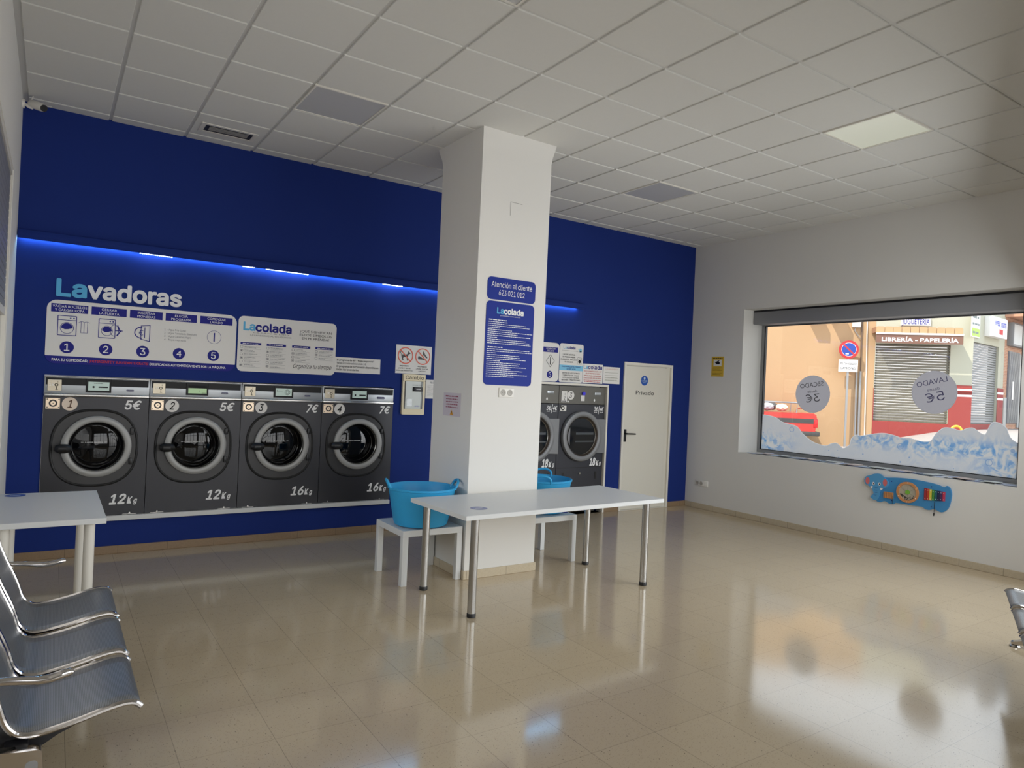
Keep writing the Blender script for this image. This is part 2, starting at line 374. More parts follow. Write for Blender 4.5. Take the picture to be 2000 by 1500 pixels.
def struct(o, label=None, cat=None):
    o['kind'] = 'structure'
    if label: o['label'] = label
    if cat: o['category'] = cat
    return o
def copy_tree(o, parent=None):
    c = o.copy(); COL.objects.link(c)
    if parent: c.parent = parent
    for ch in list(o.children): copy_tree(ch, c)
    return c
def rrect(x0, x1, z0, z1, r, n=6):
    p = []
    for cx, cz, a0 in ((x1 - r, z1 - r, 0), (x0 + r, z1 - r, 90), (x0 + r, z0 + r, 180), (x1 - r, z0 + r, 270)):
        for i in range(n + 1):
            a = math.radians(a0 + 90 * i / n); p.append((cx + r * math.cos(a), cz + r * math.sin(a)))
    return p
def sell(cx, cz, rx, rz, e, n=64):
    p = []
    for i in range(n):
        a = 2 * PI * i / n; c, s = math.cos(a), math.sin(a)
        p.append((cx + rx * math.copysign(abs(c) ** (2 / e), c), cz + rz * math.copysign(abs(s) ** (2 / e), s)))
    return p
def wall_cells(xr, zr, holes, y0, y1):
    """wall slab in the xz plane with rectangular openings"""
    xs = sorted({xr[0], xr[1], *[v for h in holes for v in h[:2]]}); zs = sorted({zr[0], zr[1], *[v for h in holes for v in h[2:]]})
    bm = bmesh.new(); V = {}
    solid = lambda i, j: 0 <= i < len(xs) - 1 and 0 <= j < len(zs) - 1 and not any(h[0] <= (xs[i] + xs[i + 1]) / 2 <= h[1] and h[2] <= (zs[j] + zs[j + 1]) / 2 <= h[3] for h in holes)
    def v(i, j, k):
        if (i, j, k) not in V: V[i, j, k] = bm.verts.new((xs[i], (y0, y1)[k], zs[j]))
        return V[i, j, k]
    for i in range(len(xs) - 1):
        for j in range(len(zs) - 1):
            if not solid(i, j): continue
            bm.faces.new((v(i, j, 0), v(i + 1, j, 0), v(i + 1, j + 1, 0), v(i, j + 1, 0))); bm.faces.new((v(i, j, 1), v(i, j + 1, 1), v(i + 1, j + 1, 1), v(i + 1, j, 1)))
            for di, dj, q in ((-1, 0, ((i, j), (i, j + 1))), (1, 0, ((i + 1, j), (i + 1, j + 1))), (0, -1, ((i, j), (i + 1, j))), (0, 1, ((i, j + 1), (i + 1, j + 1)))):
                if not solid(i + di, j + dj):
                    (a, b), (c, d) = q; bm.faces.new((v(a, b, 0), v(c, d, 0), v(c, d, 1), v(a, b, 1)))
    return bm
RZ_R = -PI / 2     # things on walls that face -x (right wall, left side of the pillar)

# ================================================================== ROOM SHELL
TOP = 4.35
WASH = (-.046, 3.162, .345, 1.578); DRY = (4.68, 6.275, 0, 1.705); DOOR = (6.578, 7.528, 0, 2.062)
o = struct(obj('wall_back', wall_cells((XL - .3, XR + .5), (-.02, TOP), [WASH, DRY, DOOR], 0, .14), M_blue, smooth=False)); o.location = (0, W, 0)
struct(obj('wall_light_stop', B().box(XL - .3, XR + .5, W + .85, W + .95, -.02, TOP), M_white, smooth=False))  # unseen backing wall added to stop sky light leaking round the machines
WIN = (-6.178, -2.868, .885, 2.86)      # right wall in its own frame: local x = -world y
o = struct(obj('wall_right', wall_cells((-W, -(FB.y - .1)), (-.02, TOP), [WIN], 0, .5), M_white, smooth=False)); o.location = (XR, 0, 0); o.rotation_euler = (0, 0, RZ_R)
LWIN = (2.6, 6.15, 1.05, 3.05)           # left wall: local x = world y, facing +x
o = struct(obj('wall_left', wall_cells((-1.4, W), (-.02, TOP), [LWIN], 0, .3), M_white, smooth=False)); o.location = (XL, 0, 0); o.rotation_euler = (0, 0, PI / 2)
o = struct(obj('wall_front', wall_cells((-.3, FLEN + .25), (-.02, TOP), FOPEN, -.25, 0), M_white, smooth=False)); o.location = FA; o.rotation_euler = (0, 0, FANG)
b = B(); b.bm.faces.new([b.bm.verts.new(p) for p in ((XL - .3, -1.6, 0), (XR + .6, 2.3, 0), (XR + .6, W + .9, 0), (XL - .3, W + .9, 0))])
struct(obj('floor', b, M_floor, smooth=False))
# ceiling: suspended board tiles in a metal grid
b = B()
fl = lambda x: FA.y + (x - FA.x) * (FB.y - FA.y) / (FB.x - FA.x)
PAN = [(1.5 + .048 + .0, 5.739 - .6), ]
cx0, ry0 = .348, 6.939
panels = {(2, 2): 'c', (8, 2): 'c', (8, 6): 'c', (2, 6): 'c'}
for i in range(-2, 14):
    for j in range(-1, 15):
        x0, x1, y1, y0 = cx0 + .6 * i + .013, cx0 + .6 * (i + 1) - .013, ry0 - .6 * j - .013, ry0 - .6 * (j + 1) + .013
        x0, x1, y0, y1 = max(x0, XL), min(x1, XR), max(y0, -1.6), min(y1, W)
        if x1 - x0 < .02 or y1 - y0 < .02 or y1 < fl((x0 + x1) / 2) - .2 or (i, j) in panels: continue
        if x1 > 2.96 and x0 < 3.71 and y1 > 5.05 and y0 < 5.79:
            pass
        b.box(x0, x1, y0, y1, HC, HC + .02, .003, 1)
struct(obj('ceiling', b, M_ceil, smooth=False))
b = B()
b.bm.faces.new([b.bm.verts.new(p) for p in ((XL, -1.3, HC + .010), (XR, 2.4, HC + .010), (XR, W, HC + .010), (XL, W, HC + .010))])
b.bm.faces.new([b.bm.verts.new(p) for p in ((XL - .3, -1.6, TOP - .01), (XR + .5, 2.3, TOP - .01), (XR + .5, W + .95, TOP - .01), (XL - .3, W + .95, TOP - .01))])  # unseen roof sheet added to keep outside light from leaking in
struct(obj('ceiling_grid', b, M_grid, smooth=False))
# pillar with a plaster flare at the top
px0, px1, py0, py1 = 2.975, 3.702, 5.062, 5.78
b = B(); rings = []
for z, e in ((0, 0), (HC - .16, 0), (HC - .10, .012), (HC - .04, .035), (HC + .01, .05)):
    rings.append([b.bm.verts.new(p) for p in ((px0 - e * .6, py0 - e, z), (px1 + e * .3, py0 - e, z), (px1 + e * .3, py1 + e, z), (px0 - e * .6, py1 + e, z))])
for A, C in zip(rings, rings[1:]):
    for j in range(4): b.bm.faces.new((A[j], A[(j + 1) % 4], C[(j + 1) % 4], C[j]))
b.bm.faces.new(rings[-1])
PIL = struct(obj('pillar', b, M_white, ang=50), 'square white pillar standing in the middle of the room', 'pillar')
b = B().line([(3.28, 3.15), (3.28, 3.267), (3.40, 3.264)], .004, py0 - .0012); obj('cover_seam', b, mat('seam_grey', (150, 148, 142), .8), PIL, smooth=False)
b = B()
for q in ((px0 - .014, px1 + .014, py0 - .014, py0), (px0 - .014, px0, py0, py1), (px1, px1 + .014, py0, py1), (px0 - .014, px1 + .014, py1, py1 + .014)): b.box(*q, 0, .075, .003, 1)
struct(obj('baseboard_pillar', b, M_skc))
b = B()
for x0, x1 in ((XL, 4.66), (6.302, 6.575), (7.532, XR)): b.box(x0, x1, W - .012, W, 0, .072, .003, 1)
struct(obj('baseboard_back', b, M_skb)); struct(obj('baseboard_right', B().box(XR - .012, XR, 2.3, W - .012, 0, .075, .003, 1), M_skc)); struct(obj('baseboard_left', B().box(XL, XL + .012, -1.2, W - .012, 0, .075, .003, 1), M_skc))
# white lining round the dryers
b = B(); y0 = -.03
for q in ((4.65, 6.302, 1.702, 1.732), (6.272, 6.302, 0, 1.702), (4.65, 4.68, 0, 1.702)): b.box(q[0], q[1], y0, .1, q[2], q[3], .003, 1)
o = struct(obj('trim_1', b, M_trim)); o.location = (0, W, 0)

# ------------------------------------------------------------------ right window with roller shutter box
XG = 8.36
w1 = thing('window_1', 'wide shop window in the right wall looking onto the street', 'window', (XG, 0, 0), RZ_R); w1['kind'] = 'structure'
b = B(); f0 = (-6.178, -2.868, .885, 2.70)
b.ring([(f0[0], f0[2]), (f0[1], f0[2]), (f0[1], f0[3]), (f0[0], f0[3])], [(-6.135, .928), (-3.015, .928), (-3.015, 2.66), (-6.135, 2.66)], -.035, .03)
obj('window_frame', b, M_alu, w1, smooth=False)
b = B().ring([(-6.135, .928), (-3.015, .928), (-3.015, 2.66), (-6.135, 2.66)], [(-6.123, .936), (-3.027, .936), (-3.027, 2.652), (-6.123, 2.652)], -.02, .02); obj('gasket', b, M_black, w1, smooth=False)
obj('glass_pane', B().box(-6.13, -3.02, -.004, .004, .932, 2.656), M_glass, w1, smooth=False)
b = B().box(-6.172, -2.872, -.24, .02, 2.668, 2.835, .006); obj('shutter_box', b, M_shut, w1)
b = B().box(-6.172, -2.872, -.232, .02, 2.835, 2.858); obj('shutter_gap_shade', b, M_black, w1)  # black strip drawn for the shade in the gap above the box
# printed films on the pane
XD = XG - .010
wave = [(6.128, 1.412), (6.041, 1.409), (5.913, 1.387), (5.798, 1.329), (5.621, 1.299), (5.555, 1.269), (5.488, 1.198), (5.359, 1.114), (5.275, 1.084), (5.154, 1.068), (5.09, 1.098), (5.019, 1.118), (4.97, 1.095), (4.917, 1.06), (4.838, 1.108), (4.814, 1.191), (4.76, 1.241), (4.687, 1.238), (4.598, 1.26), (4.441, 1.29), (4.321, 1.283), (4.203, 1.254), (4.106, 1.258), (3.977, 1.233), (3.90, 1.24), (3.869, 1.262), (3.827, 1.336), (3.768, 1.394), (3.724, 1.412), (3.65, 1.406), (3.577, 1.388), (3.52, 1.415), (3.464, 1.429), (3.42, 1.41), (3.393, 1.387), (3.344, 1.365), (3.32, 1.39), (3.299, 1.449), (3.275, 1.492), (3.247, 1.506), (3.194, 1.495), (3.139, 1.453), (3.12, 1.40), (3.097, 1.352), (3.057, 1.318), (3.03, 1.303)]
def smooth_pts(p, n=4):
    q = []
    for i in range(len(p) - 1):
        p0, p1, p2, p3 = p[max(i - 1, 0)], p[i], p[i + 1], p[min(i + 2, len(p) - 1)]
        for k in range(n):
            t = k / n; q.append(tuple(.5 * (2 * p1[a] + (p2[a] - p0[a]) * t + (2 * p0[a] - 5 * p1[a] + 4 * p2[a] - p3[a]) * t * t + (3 * p1[a] - p0[a] - 3 * p2[a] + p3[a]) * t ** 3) for a in (0, 1)))
    return q + [p[-1]]
ws = smooth_pts([(-y, z) for y, z in wave])
wv = thing('window_film', 'pale blue water splash film along the bottom of the right window', 'decal', (XD, 0, 0), RZ_R)
obj('film', B().poly(ws + [(-3.03, .934), (-6.126, .934)], 0), M_wave, wv, smooth=False)
obj('cut_edge', B().line(ws, .008, -.0012), M_edge, wv, smooth=False)
def round_film(y, z, r, word, price, rot, label, tx):
    t = thing('round_film', label, 'decal', (XD, y, z), RZ_R, 'round price films on the right window')
    obj('film', B().disc(0, 0, r, -.0005, 48), M_disc, t, smooth=False); obj('cut_edge', B().circ(0, 0, r, .006, -.0018, 48), M_edge, t, smooth=False)
    b = B(); c, s = math.cos(-rot), math.sin(-rot); Q = lambda u, v: (u * math.cos(rot) - v * math.sin(rot), u * math.sin(rot) + v * math.cos(rot))
    for txt, v, h, wd_, bold in ((word, .38, .25, 1.36, .0), ('desde', .08, .13, .55, 0), (price, -.42, .42, .82, 0)):
        a, d = Q(0, v * r); b.text(txt, a, d, h * r, -.002, w=wd_ * r, al='c', rot=-rot, mirror=True, bold=bold)
    obj('lettering', b, tx, t, smooth=False)
round_film(5.372, 1.730, .247, 'SECADO', '3€', .14, 'grey round film lettered SECADO desde 3 euro on the window, above the red pickup', mat('decal_grey_text', (100, 99, 104), .6))
round_film(3.868, 1.803, .246, 'LAVADO', '5€', .24, 'grey round film lettered LAVADO desde 5 euro on the window, before the bookshop shutter', M_decal_text)
# leaflets spread along the sill
cols = [(232, 236, 246), (206, 218, 242), (246, 246, 248), (172, 190, 232), (232, 210, 200), (140, 152, 196), (240, 240, 236), (200, 218, 240), (70, 72, 96), (226, 232, 228)]
y = 6.12; k = 0
while y > 3.0:
    ln, wd_ = random.uniform(.15, .22), random.uniform(.1, .15)
    xx = XR + random.uniform(.1, .2); zz = .8862 + (k % 5) * .0042
    b = B().box(-wd_ / 2, wd_ / 2, -ln / 2, ln / 2, 0, .004, .0008, 1)
    o = obj('leaflet', b, mat('leaflet_%d' % (k % 10), cols[k % 10], .3), None); o.location = (xx, y - ln * .5, zz); o.rotation_euler = (random.uniform(-.008, .008), 0, random.uniform(-.5, .5) + (PI / 2 if k % 3 == 0 else 0))
    tag(o, 'glossy leaflet in the overlapping row along the right window sill', 'leaflet', 'leaflets spread along the window sill')
    y -= random.uniform(.045, .075); k += 1

# ------------------------------------------------------------------ left window: half-lowered slatted shutter
w2 = thing('window_2', 'window in the left wall with grey slatted roller shutter half down', 'window', (XL, 0, 0), PI / 2); w2['kind'] = 'structure'
a0, a1, c0, c1 = LWIN
b = B().ring([(a0, c0), (a1, c0), (a1, c1), (a0, c1)], [(a0 + .05, c0 + .05), (a1 - .05, c0 + .05), (a1 - .05, c1 - .05), (a0 + .05, c1 - .05)], .004, .06); b.box(a0 + .05, a1 - .05, .01, .05, 2.0, 2.05)
obj('window_frame', b, M_trim, w2, smooth=False)
obj('glass_pane', B().box(a0 + .04, a1 - .04, .03, .036, c0 + .04, 2.12), M_glass, w2, smooth=False)
b = B()
for i in range(18): b.box(a0 + .04, a1 - .04, .014, .03, 2.06 + i * .053, 2.06 + i * .053 + .05, .006)
obj('shutter_slats', b, M_shut, w2)
o = struct(obj('added_sunshade', B().box(a0 - .6, a1 + .6, .3, 2.1, 3.25, 3.4), M_white, smooth=False)); o.location = (XL, 0, 0); o.rotation_euler = (0, 0, PI / 2)  # unseen canopy added outside to keep direct sun off the left window

# ------------------------------------------------------------------ shop front behind the viewer: framed panes
for n, (a, bb, c, d) in enumerate(FOPEN):
    t = thing('window_%d' % (n + 3), 'tall framed shop front pane behind the viewer', 'window', FA, FANG); t['kind'] = 'structure'
    b = B().ring([(a, c), (bb, c), (bb, d), (a, d)], [(a + .06, c + .06), (bb - .06, c + .06), (bb - .06, d - .06), (a + .06, d - .06)], -.16, -.1)
    for k in range(1, 4): q = a + (bb - a) * k / 4; b.box(q - .03, q + .03, -.16, -.1, c, d)  # mullions added so reflections in the washer doors show bars
    b.box(a, bb, -.16, -.1, 2.35, 2.42)
    obj('window_frame', b, M_alu, t, smooth=False); obj('glass_pane', B().box(a + .05, bb - .05, -.134, -.128, c + .05, d - .05), M_glass, t, smooth=False)

# ------------------------------------------------------------------ private door
d1 = thing('door_1', 'white door lettered Privado at the right end of the blue wall', 'door', (0, W, 0)); d1['kind'] = 'structure'
x0, x1, zt = 6.578, 7.528, 2.062
obj('door_frame', B().ring([(x0, 0), (x1, 0), (x1, zt), (x0, zt)], [(x0 + .035, .004), (x1 - .035, .004), (x1 - .035, zt - .035), (x0 + .035, zt - .035)], -.022, .1), M_trim, d1, smooth=False)
obj('door_rebate', B().ring([(x0 + .035, .004), (x1 - .035, .004), (x1 - .035, zt - .035), (x0 + .035, zt - .035)], [(x0 + .04, .008), (x1 - .10, .008), (x1 - .10, zt - .045), (x0 + .04, zt - .045)], .008, .05), M_cream, d1, smooth=False)
obj('door_leaf', B().box(x0 + .04, x1 - .112, -.006, .05, .012, zt - .05, .003, 1), M_cream, d1)
b = B().prism(rrect(6.622, 6.668, .955, 1.128, .008), -.016, -.006); b.cyl((6.648, -.016, 1.07), (6.648, -.06, 1.07), .011); b.tube([(6.64, -.06, 1.07), (6.70, -.062, 1.069), (6.80, -.06, 1.066)], .0105, 12)
obj('door_handle', b, M_black, d1)
g = obj('door_badge', B().disc(6.978, 1.818, .07, -.0072), mat('badge_blue', (28, 86, 178), .4), d1, smooth=False)
b = B().text('Lacolada', 6.978, 1.805, .02, -.0082, w=.105, al='c', bold=.02); b.disc(6.978, 1.85, .016, -.0082, 16, .024); b.scrib(6.945, 7.012, 1.785, .008, -.0082); obj('badge_print', b, mat('badge_white', (214, 232, 244), .5), g, smooth=False)
obj('lettering', B().text('Privado', 6.822, 1.616, .062, -.0072, w=.354, plain=True), M_ink, d1, smooth=False)

# ================================================================== CEILING FITTINGS
def ceiling_panel(i, j, label, bright=False):
    t = thing('ceiling_light', label, 'ceiling light', (cx0 + .6 * i + .3, ry0 - .6 * j - .3, HC), 0, 'square ceiling light panels')
    s = .292
    def sq(k): return [(-k, -k), (k, -k), (k, k), (-k, k)]
    b = B()
    for q in ((-s, s, -s, -s + .014), (-s, s, s - .014, s), (-s, -s + .014, -s + .014, s - .014), (s - .014, s, -s + .014, s - .014)): b.box(*q, -.004, .012)
    obj('light_frame', b, M_trim, t, smooth=False); obj('diffuser', B().box(-s + .013, s - .013, -s + .013, s - .013, .0, .010), M_panel_glow if bright else M_panel, t, smooth=False)
M_panel_glow = mat('acrylic_panel_glow', (214, 216, 204), .2, emit=(226, 230, 206), es=.22)  # unlit panel; weak emission painted in for the window it reflects
ceiling_panel(2, 2, 'grey unlit square ceiling panel above the third washer')
ceiling_panel(8, 2, 'grey unlit square ceiling panel in front of the private door')
ceiling_panel(8, 6, 'unlit square ceiling panel nearest the right window, given a bright glow', True)
ceiling_panel(2, 6, 'square ceiling panel cut by the top edge of the photo')
t = thing('air_vent', 'grey slatted air vent set in the ceiling above the washers', 'air vent', (1.25, 6.68, HC))
b = B().ring([(-.236, -.12), (.236, -.12), (.236, .12), (-.236, .12)], [(-.2, -.085), (.2, -.085), (.2, .085), (-.2, .085)], -.006, .004)
for v in b.bm.verts: v.co = Vector((v.co.x, v.co.z, v.co.y))
obj('vent_frame', b, M_trim, t, smooth=False)
obj('vent_opening', B().box(-.205, .205, -.09, .09, -.0015, .0), mat('vent_dark', (40, 42, 52), .6), t, smooth=False)
b = B()
for i in range(3): b.box(-.165, .165, -.05 + i * .034, -.024 + i * .034, -.006, -.0018)
obj('vent_slats', b, mat('vent_slat_grey', (150, 147, 140), .5), t, smooth=False)
t = thing('security_camera', 'small white security camera with black face, high in the left corner', 'security camera', (XL, 6.88, 3.74))
b = B().cyl((0, 0, .02), (.02, 0, .02), .035); b.tube([(.02, 0, .02), (.05, -.01, .0), (.075, -.015, -.005)], .012, 10); obj('bracket', b, M_socket, t)
b = B().tube([(.05, .015, .035), (.07, -.01, .03), (.13, -.075, -.0), (.145, -.09, -.008)], [.02, .034, .034, .03], 18); obj('housing', b, M_socket, t)
b = B().tube([(.1445, -.0895, -.0078), (.152, -.098, -.012)], [.027, .027], 18); obj('lens_face', b, M_black, t)
b = B().tube([(.10, -.02, .03), (.20, -.07, .02)], .004, 8); b.tube([(.06, .0, .05), (.075, .02, .12)], .004, 8); obj('antenna', b, M_socket, t)
# shelf-like pelmet with the LED strip
t = thing('light_pelmet', 'dark blue pelmet with glowing blue LED strip along the blue wall', 'strip light', (0, W, 0))
obj('pelmet_board', B().box(XL + .004, 5.782, -.085, -.001, 2.722, 2.772, .003).box(XL + .004, 5.782, -.085, -.075, 2.700, 2.724, .002), M_blue, t)
b = B()
x = XL + .02
b.box(XL + .02, 5.70, -.034, -.026, 2.711, 2.7215); obj('led_strip', b, M_led, t, smooth=False)
for xa, xb in ((.62, .9), (1.5, 1.62), (1.72, 2.15), (2.95, 3.2)):
    b = B()
    for i in range(int((xb - xa) / .017)): b.box(xa + i * .017, xa + i * .017 + .008, -.072, -.064, 2.696, 2.704)
    obj('led_segment', b, mat('led_dot', (255, 255, 255), .5, emit=(215, 232, 255), es=20), t, smooth=False)

# ================================================================== WASHERS
def make_washer(n, price, kg, label, screen):
    t = thing('washing_machine', label, 'washing machine', (-.044 + .8015 * n, W - .014, .349), 0, 'washing machines in a row along the blue wall')
    wd_ = .7965
    circ_ = [(.402 + .2125 * math.cos(2 * PI * i / 64), .616 + .2125 * math.sin(2 * PI * i / 64)) for i in range(64)]; rct = []
    for (cx_, cz_) in circ_:
        dx, dz = cx_ - .402, cz_ - .616; f = min(((wd_ - .402) if dx > 0 else .402) / max(abs(dx), 1e-6), ((1.046 - .616) if dz > 0 else .616) / max(abs(dz), 1e-6)); rct.append((.402 + dx * f, .616 + dz * f))
    for cr in ((0, 0), (wd_, 0), (0, 1.046), (wd_, 1.046)):
        k = min(range(64), key=lambda i: (rct[i][0] - cr[0]) ** 2 + (rct[i][1] - cr[1]) ** 2); rct[k] = cr
    b = B().ring(rct, circ_, 0, .12); b.box(0, wd_, .12, .6, 0, 1.046); obj('body', b, M_dark, t)
    p = obj('control_panel', B().box(0, wd_, -.004, .3, 1.05, 1.221, .005), M_silver, t)
    obj('trim_bar', B().box(-.001, wd_ + .001, -.022, 0, 1.046, 1.074, .009, 3), M_steel, p)
    obj('top_rail', B().box(0, wd_, -.012, 0, 1.210, 1.222, .004), M_steel, p)
    obj('upper_strip', B().box(.010, .308, -.0065, -.003, 1.146, 1.207), M_blackgloss, p); obj('upper_strip', B().box(.489, wd_ - .010, -.0065, -.003, 1.146, 1.207), M_blackgloss, p)
    s = obj('display', B().box(.300, .494, -.014, -.003, 1.088, 1.207, .002, 1), M_blackgloss, p)
    obj('screen', B().rect(.318, .478, 1.106, 1.182, -.0146), M_screen2 if screen == 1 else M_screen, s, smooth=False)
    b = B()
    if screen == 0:
        b.prism(rrect(.395, .468, 1.131, 1.143, .005), -.0156, -.015); b.disc(.358, 1.137, .009, -.0156, 12); b.scrib(.36, .43, 1.166, .003, -.0152)
    elif screen == 1:
        b.rect(.318, .478, 1.155, 1.182, -.0152); b.rect(.41, .413, 1.118, 1.135, -.0152); b.rect(.435, .472, 1.109, 1.112, -.0152)
    elif screen == 2:
        b.circ(.434, 1.143, .027, .004, -.0152, 24); b.circ(.434, 1.143, .015, .003, -.0152, 20); b.scrib(.33, .395, 1.145, .003, -.0152); b.rect(.33, .333, 1.15, 1.165, -.0152)
    else:
        b.prism(rrect(.395, .468, 1.131, 1.143, .005), -.0156, -.015); b.rect(.343, .36, 1.126, 1.146, -.0152)
    obj('screen_print', b, M_ink, s, smooth=False)
    c = obj('coin_slot', B().box(.022, .124, -.016, -.003, 1.094, 1.190, .002, 1), M_plate, p)
    b = B().circ(.086, 1.146, .014, .006, -.0168, 20); b.rect(.0845, .0895, 1.108, 1.13, -.0168); b.rect(.079, .098, 1.104, 1.108, -.0168); b.rect(.094, .097, 1.165, 1.18, -.0168); obj('slot_marks', b, M_ink, c, smooth=False)
    obj('slot_lettering', B().text('1€', .034, 1.136, .024, -.0168, bold=.0), M_whiteink, c, smooth=False)
    l = obj('maker_badge', B().prism(rrect(.612, .672, 1.106, 1.122, .007) if n < 3 else rrect(.60, .69, 1.102, 1.126, .010), -.0075, -.003), mat('badge_navy', (30, 32, 84), .4), p)
    obj('badge_lettering', B().text('primus', .642 if n < 3 else .645, 1.110 if n < 3 else 1.109, .006 if n < 3 else .009, -.0082, al='c', w=.05 if n < 3 else .07), M_whiteink, l, smooth=False)
    k = obj('lock_plate', B().box(.014, .118, -.006, 0, .941, 1.034, .002, 1), M_lock, t)
    b = B().circ(.068, .988, .031, .012, -.0072, 28); b.disc(.068, .988, .004, -.0072, 10)
    for dx, dz in ((.026, .953), (.11, .953), (.026, 1.022), (.11, 1.022)): b.rect(dx - .005, dx + .005, dz - .004, dz + .004, -.0066)
    obj('keyhole', b, M_black, k, smooth=False)
    d = obj('number_disc', B().disc(.189, .984, .058, -.0012, 40), M_signw if n else mat('sign_peach_board', (232, 214, 196), .45), t, smooth=False)
    obj('number', B().text(str(n + 1), .189, .950, .068, -.0022, al='c', bold=.015, shear=.25, w=.036 if n == 0 else .046), M_ink if n else mat('sign_brown_ink', (96, 70, 52), .6), d, smooth=False)
    b = B().text(price, .605 if n < 2 else .638, .946, .076, -.0012, w=.135 if n < 2 else .125, bold=.03, shear=.25)
    obj('price_lettering', b, M_whiteink, t, smooth=False)
    b = B(); b.text(kg, .515 if n != 3 else .535, .098, .084, -.0012, w=.135, bold=.035, shear=.25); b.text('K', .655 if n != 3 else .675, .098, .058, -.0012, w=.045, bold=.03, shear=.25); b.text('g', .705 if n != 3 else .725, .100, .046, -.0012, w=.033, bold=.03, shear=.25)
    obj('weight_lettering', b, M_whiteink, t, smooth=False)
    # door surround
    b = B().tube([(x, -.004, z) for x, z in sell(.39, .602, .326, .331, 2.5)], .011, 8, closed=True); g = obj('door_surround', b, mat('surround_rubber', (8, 8, 9), .5), t)
    b = B().ring(sell(.39, .602, .318, .323, 2.5), sell(.40, .615, .255, .262, 2.1), -.006, 0); obj('surround_dish', b, M_gask, g)
    D = thing_part = bpy.data.objects.new('door', None); COL.objects.link(D); D.parent = t; D.empty_display_size = .1
    cc = (.402, 0, .616)
    obj('door_ring', B().lathe([(.268, -.002), (.270, -.030), (.268, -.038), (.262, -.043), (.245, -.048), (.225, -.047), (.217, -.043), (.213, -.036), (.2125, -.03)], cc, 'y', 64), M_ring, D)
    obj('bowl_wall', B().lathe([(.216, -.038), (.214, -.012), (.206, -.006)], cc, 'y', 64), M_gask, D)
    obj('door_glass', B().lathe([(.214, -.012), (.206, -.006), (.197, .006), (.191, .03), (.184, .062), (.178, .075), (.17, .074), (.14, .066), (.10, .058), (.05, .053), (.02, .0515), (.001, .051)], cc, 'y', 64), M_drumglass, D)
    b = B().lathe([(.208, -.0085), (.212, -.012), (.208, -.0145)], cc, 'y', 48); b.lathe([(.186, .052), (.183, .056), (.184, .060)], cc, 'y', 48); obj('glass_rim', b, M_steel, D)
    b = B().text('CARGA MÁXIMA', .385,   .640, .012, .048, w=.14, al='c'); b.rect(.285, .305, .645, .648, .050); b.rect(.465, .485, .645, .648, .050); obj('glass_print', b, M_whiteink, D, smooth=False)
    b = B().tube([(.108, -.052, .603), (.13, -.066, .603), (.17, -.070, .603), (.20, -.05, .603)], [.03, .040, .040, .034], 14); b.box(.12, .18, -.06, -.01, .575, .63, .008); obj('door_handle', b, M_black, D)
    [obj('hinge', B().box(.655, .685, -.024, -.004, zz, zz + .06, .006), M_black, D) for zz in (.72, .45)]
    for xx in (.10, .68):
        obj('foot_clip', B().box(xx - .055, xx + .055, -.008, 0, .001, .006), M_steel, t); obj('bolt', B().cyl((xx, -.010, .014), (xx, .0, .014), .007, n=12), M_steel, t)
    return t
make_washer(0, '5€', '12', 'charcoal washing machine numbered 1, priced 5 euro, 12 kg, leftmost of the row', 0)
make_washer(1, '5€', '12', 'charcoal washing machine numbered 2, priced 5 euro, 12 kg', 1)
make_washer(2, '7€', '16', 'charcoal washing machine numbered 3, priced 7 euro, 16 kg', 2)
make_washer(3, '7€', '16', 'charcoal washing machine numbered 4, priced 7 euro, 16 kg, next to the change machine', 3)
b = B().box(XL + .002, 3.152, W - .05, W - .001, .303, .347, .003, 1)
tag(obj('ledge', b, M_lam), 'long white ledge carrying the four washers on the blue wall', 'ledge')

